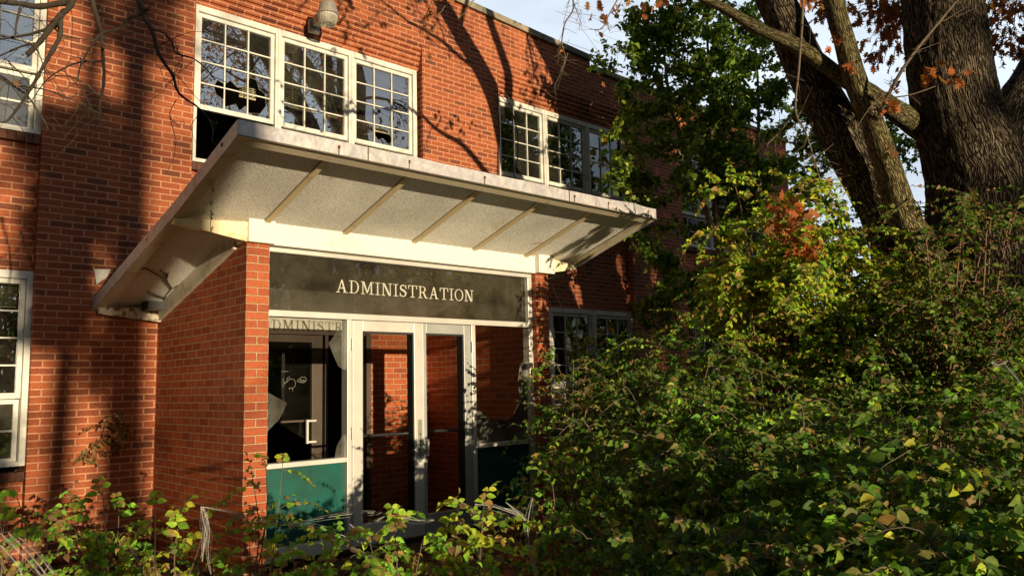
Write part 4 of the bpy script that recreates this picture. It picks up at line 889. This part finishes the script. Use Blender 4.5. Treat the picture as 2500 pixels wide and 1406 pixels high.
# ------------------------------------------------------------------ shrubs
def plant(name, label, cat, base, fn, mat_st, mat_lf='leaf', group=None, kind=None, seed=1, lshape='ovate', berries=False, leafname='foliage'):
    root = tag(empty(name, base), label, cat, group, kind)
    r = random.Random(seed); mb = MB(); lv = Leaves(); bs = [] if berries else None
    fn(mb, lv, r, bs)
    mb.v = [(a - base[0], b - base[1], c - base[2]) for a, b, c in mb.v]; lv.p = [(a - base[0], b - base[1], c - base[2]) for a, b, c in lv.p]
    mb.build('stems', M[mat_st], root); lv.build(leafname, M[mat_lf], root, lshape)
    if bs:
        m = MB()
        for q in bs:
            q = Vector(q) - Vector(base); s = .0062
            m.add([q + Vector(v) * s for v in ((1, 0, 0), (-1, 0, 0), (0, 1, 0), (0, -1, 0), (0, 0, 1), (0, 0, -1))], [(0, 2, 4), (2, 1, 4), (1, 3, 4), (3, 0, 4), (2, 0, 5), (1, 2, 5), (3, 1, 5), (0, 3, 5)])
        m.build('berries', M['berry'], root, smooth=True)
    return root
def ground_at(px, d):
    q = P(px, 900, d); return (q.x, q.y, gz(q.x, q.y))
def htop(px, py, d): return P(px, py, d).z
# (px, depth, top py, spread, stems)
mass = [(1480, 6.8, 1020, .35, 14), (1530, 6.0, 960, .6, 20), (1650, 6.6, 850, .6, 22), (1760, 6.0, 900, .6, 22), (1900, 6.4, 800, .65, 24), (2060, 6.6, 740, .65, 24), (2230, 6.6, 740, .6, 22), (2400, 6.6, 720, .6, 22), (2540, 6.2, 700, .6, 16),
        (1560, 4.9, 1210, .34, 16), (1660, 4.8, 1140, .42, 20), (1770, 4.8, 1010, .5, 22), (1950, 4.9, 960, .5, 24), (2130, 5.0, 900, .5, 24), (2320, 5.0, 880, .5, 24), (2500, 4.8, 860, .5, 22),
        (1700, 3.9, 1230, .4, 18), (1900, 3.8, 1150, .42, 22), (2100, 3.8, 1110, .42, 24), (2300, 3.8, 1060, .42, 24), (2480, 3.7, 1030, .42, 22), (2250, 3.0, 1260, .32, 20), (2450, 2.9, 1200, .32, 20), (2050, 3.1, 1300, .32, 18), (1800, 8.2, 800, .8, 26), (2050, 8.6, 730, .9, 26), (1590, 8.2, 900, .5, 16), (1410, 7.7, 870, .32, 16), (1490, 8.0, 850, .4, 18), (1570, 7.6, 830, .45, 18), (1650, 7.6, 800, .45, 16)]
def mass_fn(mb, lv, r, bs):
    for i, (px, d, py, sp_, n_) in enumerate(mass):
        b = ground_at(px, d); h = max(.3, htop(px, py, d) - b[2] - .14)
        shrub(mb, lv, b, h, sp_ * 1.1, int(n_ * .72), r, 'bush', .058 if d > 4.2 else .070, twigs=9, tl=.42, step=.044, r0=.006, low=.12, palmix=(('fore', 'yellow', 'tanb')[i % 3]), mixp=(.30, .22, .14)[i % 3])
plant('undergrowth', None, None, (2.5, -5.5, 0), mass_fn, 'twig', kind='stuff', seed=51)
# tall yellow green shrub, lit, in the middle
def yfn(mb, lv, r, bs):
    for (px, d, py, sp_, n_) in ((1850, 7.4, 450, .55, 18), (1960, 7.4, 540, .6, 20), (2080, 7.6, 610, .5, 16), (2150, 7.6, 690, .45, 14), (1830, 7.4, 640, .6, 18)):
        b = ground_at(1920 + (px - 1920) * .5, d); q = P(px, 700, d); h = htop(px, py, d) - b[2]
        shrub(mb, lv, b, h, sp_, n_, r, 'yellow', .072, twigs=16, tl=.42, step=.046, r0=.009, low=.45, lean=(q.x - b[0], q.y - b[1]), palmix='bush', mixp=.3, berries=bs)
plant('honeysuckle_shrub', 'tall yellow green shrub catching the sun, with rusty oak leaves caught in it', 'shrub', ground_at(1920, 7.4), yfn, 'twig_red', seed=61, berries=True)
def bfn(mb, lv, r, bs):
    for (px, d, py, sp_, n_) in ((2260, 6.8, 640, .55, 12), (2380, 6.6, 500, .55, 14), (2480, 6.6, 520, .55, 14), (2330, 6.3, 720, .5, 12)):
        b = ground_at(2260 + (px - 2260) * .4, d); q = P(px, 700, d); h = htop(px, py, d) - b[2]
        shrub(mb, lv, b, h, sp_, n_, r, 'bush', .056, twigs=10, tl=.46, step=.048, r0=.010, low=.35, lean=(q.x - b[0], q.y - b[1]), palmix='tanb', mixp=.22, berries=bs)
plant('berry_shrub', 'thin stemmed shrub dotted with red berries in front of the oak trunk', 'shrub', ground_at(2280, 6.6), bfn, 'twig_red', seed=62, berries=True)
def dfn(mb, lv, r, bs):
    b = ground_at(1480, 8.8)
    for k in range(26):
        a = r.uniform(0, 6.28); top = Vector((b[0] + math.cos(a) * .35 * r.random(), b[1] + math.sin(a) * .35, b[2] + r.uniform(1.1, 2.0)))
        pts = spline([Vector(b), Vector(b).lerp(top, .5) + rv(r, .06), top], 6); mb.tube(pts, lerp_r([.012, .003], len(pts)), 5, cap=False)
        for q in pts[2:]:
            for s in range(5):
                e = q + Vector((r.uniform(-1, 1), r.uniform(-1, 1), r.uniform(.1, .9))) * .16; mb.tube([q, e], [.003, .0015], 3, cap=False)
                for i in range(12): lv.add(q.lerp(e, r.random()), (e - q) + rv(r, .12), rv(r), .034 * r.uniform(.7, 1.2), pick(r, 'dark' if r.random() < .3 else 'tree'))
plant('evergreen_shrub', 'small leaved dark green evergreen shrub under the lower window right of the porch', 'shrub', ground_at(1480, 8.8), dfn, 'twig', seed=63, lshape='small')
def brfn(mb, lv, r, bs):
    for (px, d, py) in ((1400, 7.3, 880), (1370, 7.2, 940), (1440, 7.3, 930)):
        b = ground_at(1390, d); q = P(px, py, d)
        pts = spline([Vector(b), Vector(b).lerp(q, .6) + rv(r, .05), q], 6); mb.tube(pts, lerp_r([.008, .003], len(pts)), 5, cap=False)
        for k in range(5): sprig(mb, lv, pts[-1 - k], Vector((r.uniform(-1, 1), r.uniform(-.6, .6), .3)), .3, .003, r, 'tanb', .055, .05, .5)
plant('withered_shrub', 'withered shrub with curled tan leaves beside the right brick column', 'shrub', ground_at(1390, 7.3), brfn, 'twig', 'dry', seed=64)
def slfn(mb, lv, r, bs):
    b = ground_at(222, 7.8); J = lambda x, y: P(x, y, 7.6)
    for st, r0 in (([(222, 1260), (215, 1200), (213, 1128), (190, 1098), (165, 1090)], .009), ([(213, 1128), (222, 1105), (235, 1090), (250, 1060)], .006), ([(230, 1270), (228, 1180), (224, 1125), (240, 1090), (252, 1072), (300, 1050), (325, 1045)], .007), ([(165, 1090), (140, 1075), (100, 1065)], .004), ([(250, 1060), (262, 1030), (280, 1012)], .004), ([(60, 1230), (80, 1130), (62, 1060), (30, 1040)], .006), ([(80, 1130), (100, 1150), (180, 1150), (215, 1140)], .004)):
        pts = spline([J(*q) for q in st], 4); mb.tube(pts, lerp_r([r0, r0 * .5], len(pts)), 5, cap=False)
        for k in range(8): sprig(mb, lv, r.choice(pts[len(pts) // 3:]), Vector((r.uniform(-1, 1), r.uniform(-.8, .2), .25)),   .22, .0025, r, 'brown' if r.random() < .5 else 'tanb', .066, .04, .6)
plant('dying_sapling', 'sapling with shrivelled brown leaves against the brick wall left of the porch', 'sapling', ground_at(222, 7.6), slfn, 'twig_red', 'dry', seed=65)

def sprout(base, tops, r, mb, lv, pal, lsz, n_tw=5, tl=.3, r0=.006, palmix='tanb', mixp=.1):
    for (q, k_) in tops:
        q = Vector(q); b = Vector(base) + Vector((r.uniform(-.12, .12), r.uniform(-.12, .12), 0))
        pts = spline([b, b.lerp(q, .5) + Vector((r.uniform(-.06, .06), r.uniform(-.06, .06), .12 * (q - b).length)), q], 6); mb.tube(pts, lerp_r([r0, r0 * .35], len(pts)), 5, cap=False)
        for k in range(k_):
            t = .3 + .7 * (k + r.random()) / k_; c = pts[min(len(pts) - 2, int(t * (len(pts) - 1)))]
            sprig(mb, lv, c, Vector((r.uniform(-1, 1), r.uniform(-1, .6), r.uniform(.0, .7))), tl * r.uniform(.6, 1.2), .0025, r, pal, lsz, .045, r.uniform(.2, .8), True, palmix, mixp)
        sprig(mb, lv, pts[-1], pts[-1] - pts[-2], tl * .7, .0025, r, pal, lsz, .042, .8, True, palmix, mixp)
fores = [
 ('leafy bush with broad leaves filling the bottom left corner', 5.2, 60, [(40, 1200), (-20, 1180), (110, 1260), (60, 1300), (10, 1270), (150, 1320), (90, 1360), (-10, 1350)], 5, .068, 'fore'),
 ('bright green bush in front of the left brick wall', 5.9, 250, [(250, 1185), (200, 1215), (290, 1230), (180, 1280), (260, 1290), (330, 1320), (220, 1340), (140, 1240), (300, 1290)], 5, .066, 'fore'),
 ('arching yellow green sprays across the left side wall of the porch', 5.0, 450, [(380, 1225), (440, 1250), (500, 1270), (470, 1330), (400, 1370), (540, 1330), (350, 1340)], 4, .068, 'yellow'),
 ('slender climbing shoots in front of the left brick column', 5.3, 625, [(650, 1140), (690, 1125), (620, 1180), (650, 1250), (610, 1310), (660, 1330)], 4, .058, 'yellow'),
 ('low bush before the left green panel', 4.7, 740, [(700, 1290), (780, 1270), (830, 1300), (740, 1340), (680, 1370), (800, 1375), (860, 1330)], 5, .066, 'fore'),
 ('sprawling bush before the double doors', 4.5, 960, [(900, 1280), (960, 1250), (1030, 1300), (1000, 1340), (920, 1350), (1060, 1370), (880, 1390), (980, 1240)], 5, .068, 'fore'),
 ('tall yellow green bush before the right door and green panel', 4.6, 1150, [(1130, 1200), (1180, 1215), (1100, 1250), (1220, 1260), (1160, 1290), (1240, 1320), (1120, 1340), (1190, 1370), (1080, 1300)], 5, .070, 'yellow'),
 ('green bush at the foot of the right brick column', 5.0, 1320, [(1320, 1230), (1350, 1180), (1375, 1120), (1330, 1290), (1400, 1190), (1370, 1280), (1310, 1350), (1420, 1290)], 5, .058, 'fore'),
 ('leggy bush with browning leaf tips at the bottom centre', 4.0, 1480, [(1420, 1290), (1500, 1300), (1560, 1260), (1460, 1360), (1540, 1370), (1600, 1340), (1660, 1370)], 5, .062, 'bush')]
for i, (lab, d, px, tops, k_, sz, pal) in enumerate(fores):
    b = ground_at(px, d)
    def fn(mb, lv, r, bs, b=b, tops=tops, d=d, k_=k_, sz=sz, pal=pal):
        sprout(b, [(P(x, y + (26 if 700 < px < 1200 else 8), d + r.uniform(-.35, .35)), k_ - 1) for x, y in tops], r, mb, lv, pal, sz)
        for z in range(2): sprout(b, [((b[0] + r.uniform(-.5, .5), b[1] + r.uniform(-.5, .5), b[2] + r.uniform(.15, .4)), 4)], r, mb, lv, pal if r.random() < .6 else 'bush', sz * .9)
    plant('low_bush', lab, 'bush', b, fn, 'twig', group='low bushes along the foot of the porch', seed=80 + i)

# overhanging bare branch, top left
tb = tag(empty('overhanging_branch', P(180, -200, 4)), 'bare overhanging branches with fine twigs at the top left', 'branch'); br_ = random.Random(5)
mb = MB(); c6 = .27027
BR = [([(200, -60), (172, 15), (150, 38), (146, 90), (125, 130), (103, 168), (78, 212), (60, 240), (22, 292), (0, 299)], .013, .003), ([(175, 5), (152, 8), (95, 17), (48, 10), (-20, 3)], .014, .010), ([(150, 35), (128, 62), (100, 100), (66, 135)], .012, .009), ([(146, 60), (105, 75), (60, 87), (0, 96)], .008, .004), ([(85, 107), (50, 115), (0, 137)], .006, .003), ([(80, 110), (95, 130)], .007, .003),
      ([(218, -40), (228, 15), (240, 55), (248, 90), (251, 140), (254, 190), (245, 250), (240, 285), (250, 310)], .011, .003), ([(325, -40), (340, 5), (352, 45), (372, 75), (385, 125), (405, 160), (422, 185), (432, 220), (450, 240), (480, 260), (505, 285), (525, 312)], .011, .002), ([(363, 22), (340, 36), (312, 48), (290, 72), (250, 82), (225, 110), (197, 160), (190, 200)], .007, .003), ([(250, 150), (200, 152), (165, 163), (115, 195), (75, 250)], .005, .002), ([(372, 72), (398, 80), (420, 105), (430, 130), (470, 143), (500, 165), (524, 195)], .005, .002),
      ([(0, 190), (25, 207), (60, 212), (120, 222), (200, 255), (260, 290)], .0045, .002), ([(0, 185), (40, 215), (70, 238), (110, 300), (118, 318)], .005, .002), ([(50, 18), (40, 60), (36, 98)], .005, .003), ([(128, 62), (155, 88), (230, 98)], .003, .002), ([(135, 185), (180, 190), (215, 210), (243, 236)], .003, .002), ([(243, 250), (225, 260), (215, 262)], .002, .0015), ([(430, 245), (415, 275), (418, 300)], .002, .0015), ([(20, 150), (30, 160), (60, 190), (80, 220)], .003, .0015)]
for i, (pts, ra, rb) in enumerate(BR):
    z = 4 + .12 * math.sin(i * 2.3); sp = spline([P(x, y, z) for x, y in pts], 5); mb.tube(sp, [1.25 * q * br_.uniform(.85, 1.15) for q in lerp_r([ra, rb], len(sp))], 7)
    for k in range(int(len(sp) * .3)):
        q = br_.choice(sp); e = q + rv(br_, .09) + Vector((0, 0, -.02)); f = e + (e - q) * .6 + rv(br_, .06); g_ = f + (f - e) * .8 + rv(br_, .04)
        mb.tube([q, e, f, g_], [.0022, .0017, .0013, .0009], 4, cap=False)
obj_rel(mb, 'twigs', plain('dark_twig_bark', (.055, .042, .028), .9, var=.5, vs=12), tb)
lv = Leaves(); q = P(38, 192, 4) - tb.location; lv.add(q, (.2, 0, -1), (0, -1, .2), .05, (.2, .1, .05)); lv.build('leaf', M['dry'], tb, 'oak')

# stretched fake cobweb
def web(lab, strands, d, w_=.0016, fan=None, seed=1):
    r = random.Random(seed); m = MB()
    for pts in strands:
        base = [P(x, y, d) for x, y in pts]; sp = spline(base, 5); m.tube(sp, w_ * .9, 4)
        for k in range(6):
            o1 = rv(r, .02); m.tube([p + o1 * math.sin(math.pi * i / len(sp)) + rv(r, .002) for i, p in enumerate(sp)], w_ * r.uniform(.15, .3), 3, cap=False)
    tag(m.build('cobweb', M['web'], None), lab, 'cobweb', 'stretched white fake cobwebs')
web('white stretched cobweb strand slung across the green panel and doors', [[(490, 1236), (560, 1250), (610, 1268), (680, 1280), (760, 1284), (820, 1300), (870, 1320), (930, 1338)], [(700, 1280), (800, 1262), (880, 1252), (950, 1252)], [(950, 1252), (880, 1290), (850, 1275)], [(950, 1252), (1010, 1268), (1060, 1270)]], 4.75, seed=1)
web('ragged white cobweb hanging from the yellow spray by the left side wall', [[(490, 1236), (497, 1275), (505, 1310), (492, 1360)], [(495, 1236), (506, 1280), (497, 1340)], [(505, 1262), (512, 1300), (508, 1345), (515, 1400)], [(490, 1236), (505, 1262), (500, 1300), (494, 1370)]], 4.7, .0012, seed=2)
web('long white cobweb strands trailing from the bush at the right of the porch', [[(1235, 1225), (1265, 1250), (1285, 1275), (1290, 1320), (1300, 1360), (1315, 1406)], [(1230, 1240), (1270, 1255), (1288, 1290), (1292, 1340), (1310, 1406)], [(1160, 1230), (1210, 1238), (1275, 1262)], [(1300, 1215), (1290, 1262), (1287, 1300)]], 4.5, .0016, seed=3)
web('white cobweb veil over the bottom left bush', [[(0, 1300), (40, 1340), (80, 1380), (110, 1420)], [(20, 1300), (70, 1350), (120, 1410)], [(0, 1330), (40, 1375), (60, 1420)], [(45, 1310), (90, 1350), (130, 1400)], [(310, 1325), (330, 1360), (350, 1400)]], 4.6, .0014, seed=4)
web('small white cobweb wisp in the berry shrub at the right edge', [[(2420, 885), (2440, 890), (2460, 880)], [(2450, 885), (2475, 915), (2500, 945)]], 4.4, .002, seed=5)
pb = MB(); pb.tube([P(860, 1340, 5.6), P(900, 1358, 5.4), P(960, 1385, 5.2)], .018, 10); tag(pb.build('white_pipe', M['white'], None, smooth=True), 'short white pipe lying in the leaves before the doors', 'pipe')

# ------------------------------------------------------------------ trees behind the viewer (reflected in the panes, shading the wall)
def back_tree(x, y, h, r0, seed, label, lean=(0, 0), limbs=9, start=.35, leafy=0, pal='orange', fork=None):
    r = random.Random(seed); root = tag(empty('bare_tree', (x, y, 0)), label, 'tree', 'trees behind the viewer')
    m = MB(); pts = [Vector((0, 0, -.1)), Vector((lean[0] * .25, lean[1] * .25, h * .3)), Vector((lean[0] * .6, lean[1] * .6, h * .62)), Vector((lean[0], lean[1], h))]
    sp = spline(pts, 8); rr = lerp_r([r0 * 1.15, r0 * .95, r0 * .6, r0 * .12], len(sp)); m.tube(sp, rr, 12)
    m.build('trunk', M['bark'], root, smooth=True); tips = []; m = MB()
    for k in range(limbs):
        t = start + (1 - start) * (k + r.random()) / limbs; i = min(len(sp) - 2, int(t * len(sp))); a = r.uniform(0, 6.28)
        bare(m, sp[i], Vector((math.cos(a), math.sin(a), r.uniform(.4, 1.1))), h * .34 * (1.3 - .7 * t), rr[i] * .5, 2, r, tips, .2, .03, 7, (4, 6), .006)
    m.build('branches', M['bark'], root); lv = Leaves()
    if leafy:
        for p, d in tips:
            for q in range(leafy): lv.add(p + rv(r, .25), rv(r), rv(r), r.uniform(.09, .15), pick(r, pal))
        lv.build('leaves', M['dry'], root, 'oak')
    return root
S_ = lambda X, Z, Y: (X - (-Y) * math.tan(SUN_AZ), Y, Z + (-Y) * math.tan(SUN_EL) / math.cos(SUN_AZ))   # where a caster at depth Y stands for a shadow at wall point (X, Z)
a = S_(-.29, 0, -24); back_tree(a[0], a[1], 15, .22, 201, 'thick bare trunk standing far behind the viewer, its shadow beside the porch corner', (.0, 0), 7, .55)
a = S_(-.08, 0, -27); back_tree(a[0], a[1], 4.6, .16, 208, 'short bare trunk far behind the viewer, beside the thick one', (-.05, 0), 4, .8)
a = S_(-.95, 0, -20); back_tree(a[0], a[1], 13, .12, 202, 'thin bare trunk far behind the viewer at the left', (.5, 0), 8, .42)
a = S_(-2.3, 0, -26); back_tree(a[0], a[1], 14, .22, 203, 'bare tree farther left behind the viewer', (-.4, .3), 9, .4)
def cone_fn(mb, lv, r, bs):
    for (X, za, zb, w_, n_) in ((-.90, 1.9, 4.2, .30, 3000), (-.62, 3.2, 4.4, .22, 500), (-.15, 4.9, 6.0, .35, 420), (-1.6, 4.6, 5.2, .4, 260), (-.55, 1.45, 2.1, .07, 60), (-1.35, .3, 1.3, .2, 240)):
        for k in range(n_):
            q = S_(X + r.gauss(0, w_ * .55), r.uniform(za, zb), -20 + r.uniform(-.6, .6)); lv.add(q, rv(r), Vector((0, -1, 0)) + rv(r, .8), r.uniform(.08, .16), pick(r, 'dark'))
    a_ = S_(-.9, 0, -20); mb.tube([(a_[0] + .1, a_[1], 0), (a_[0] + .1, a_[1], 5.5)], [.06, .03], 8)
a = S_(-.9, 0, -20); plant('evergreen_tree', 'slender evergreen standing behind the viewer at the left', 'tree', (a[0], a[1], 0), cone_fn, 'twig', group='trees behind the viewer', seed=209, leafname='crown')
back_tree(9.5, -17, 14, .30, 204, 'oak with brown leaves reflected in the upper windows', (-1, .5), 12, .3, 6)
back_tree(16, -13, 13, .28, 205, 'oak with brown leaves at the far right behind the viewer', (-1, .5), 12, .25, 6)
back_tree(5.6, -19, 15, .26, 206, 'leaning oak reflected in the middle upper window', (1.8, 0), 10, .35, 3)
back_tree(13, -22, 15, .35, 207, 'large oak far behind the viewer at the right', (0, .5), 12, .3, 5, 'brown')
def hedge_fn(mb, lv, r, bs):  # unseen hedge added to cast shade over the right-hand growth
    for k in range(34):
        x = r.uniform(3.0, 13); y = r.uniform(-17, -13); b = (x, y, 0); hh = r.uniform(.8, 1.1) * min(3.2, 1.7 + (x - 3.0) * .9)
        shrub(mb, lv, b, hh, .8, 9, r, 'bush', .11, twigs=7, tl=.55, step=.10, r0=.012, low=.05)
plant('shade_thicket', None, None, (6, -15, 0), hedge_fn, 'twig', kind='stuff', seed=91)
def woods_fn(mb, lv, r, bs):
    for k in range(105):
        x = r.uniform(14.5, 34) if k < 60 else r.uniform(21, 38); y = r.uniform(2, 16) if k < 60 else r.uniform(-16, 2); hh = r.uniform(2.2, 4.2)
        for j in range(420):
            q = Vector((x + r.gauss(0, .8), y + r.gauss(0, .8), hh * (1 - (1 - r.random()) ** 1.6 * 1.0) * r.uniform(.6, 1)))
            lv.add(q, rv(r), rv(r) + Vector((0, -.4, .6)), r.uniform(.09, .17), pick(r, 'tree'))
        mb.tube([(x, y, 0), (x + r.uniform(-.4, .4), y, hh * .8)], [.08, .03], 6)
plant('distant_woods', None, None, (22, 8, 0), woods_fn, 'twig', kind='stuff', seed=92)

def ring_fn(mb, lv, r, bs):  # unseen woods added to cut the sky light and darken the pane reflections
    for (x0, x1, y0, y1, h, n_) in ((-20, -15, -25, 14, 11, 60), (-26, -9, -34, -28, 11, 46), (8, 30, -36, -26, 12, 60), (18, 34, -26, -8, 12, 40), (-9, 2, -44, -40, 3.6, 20), (3, 11, -47, -38, 11, 34)):
        for k in range(n_):
            x = r.uniform(x0, x1); y = r.uniform(y0, y1); hh = h * r.uniform(.75, 1.1)
            for j in range(150):
                t = r.random(); w_ = 1.7 * math.sin(math.pi * min(1, t * .8 + .2)) * (h / 11 * .7 + .3)
                lv.add((x + r.gauss(0, w_ * .6), y + r.gauss(0, w_ * .6), .3 + hh * t), rv(r), rv(r), r.uniform(.3, .6), pick(r, r.choice(['tree', 'dark', 'brown'])))
            mb.tube([(x, y, 0), (x + r.uniform(-.4, .4), y, hh * .9)], [.16, .05], 6)
plant('occluding_woods', None, None, (-15, -10, 0), ring_fn, 'bark', kind='stuff', seed=93)
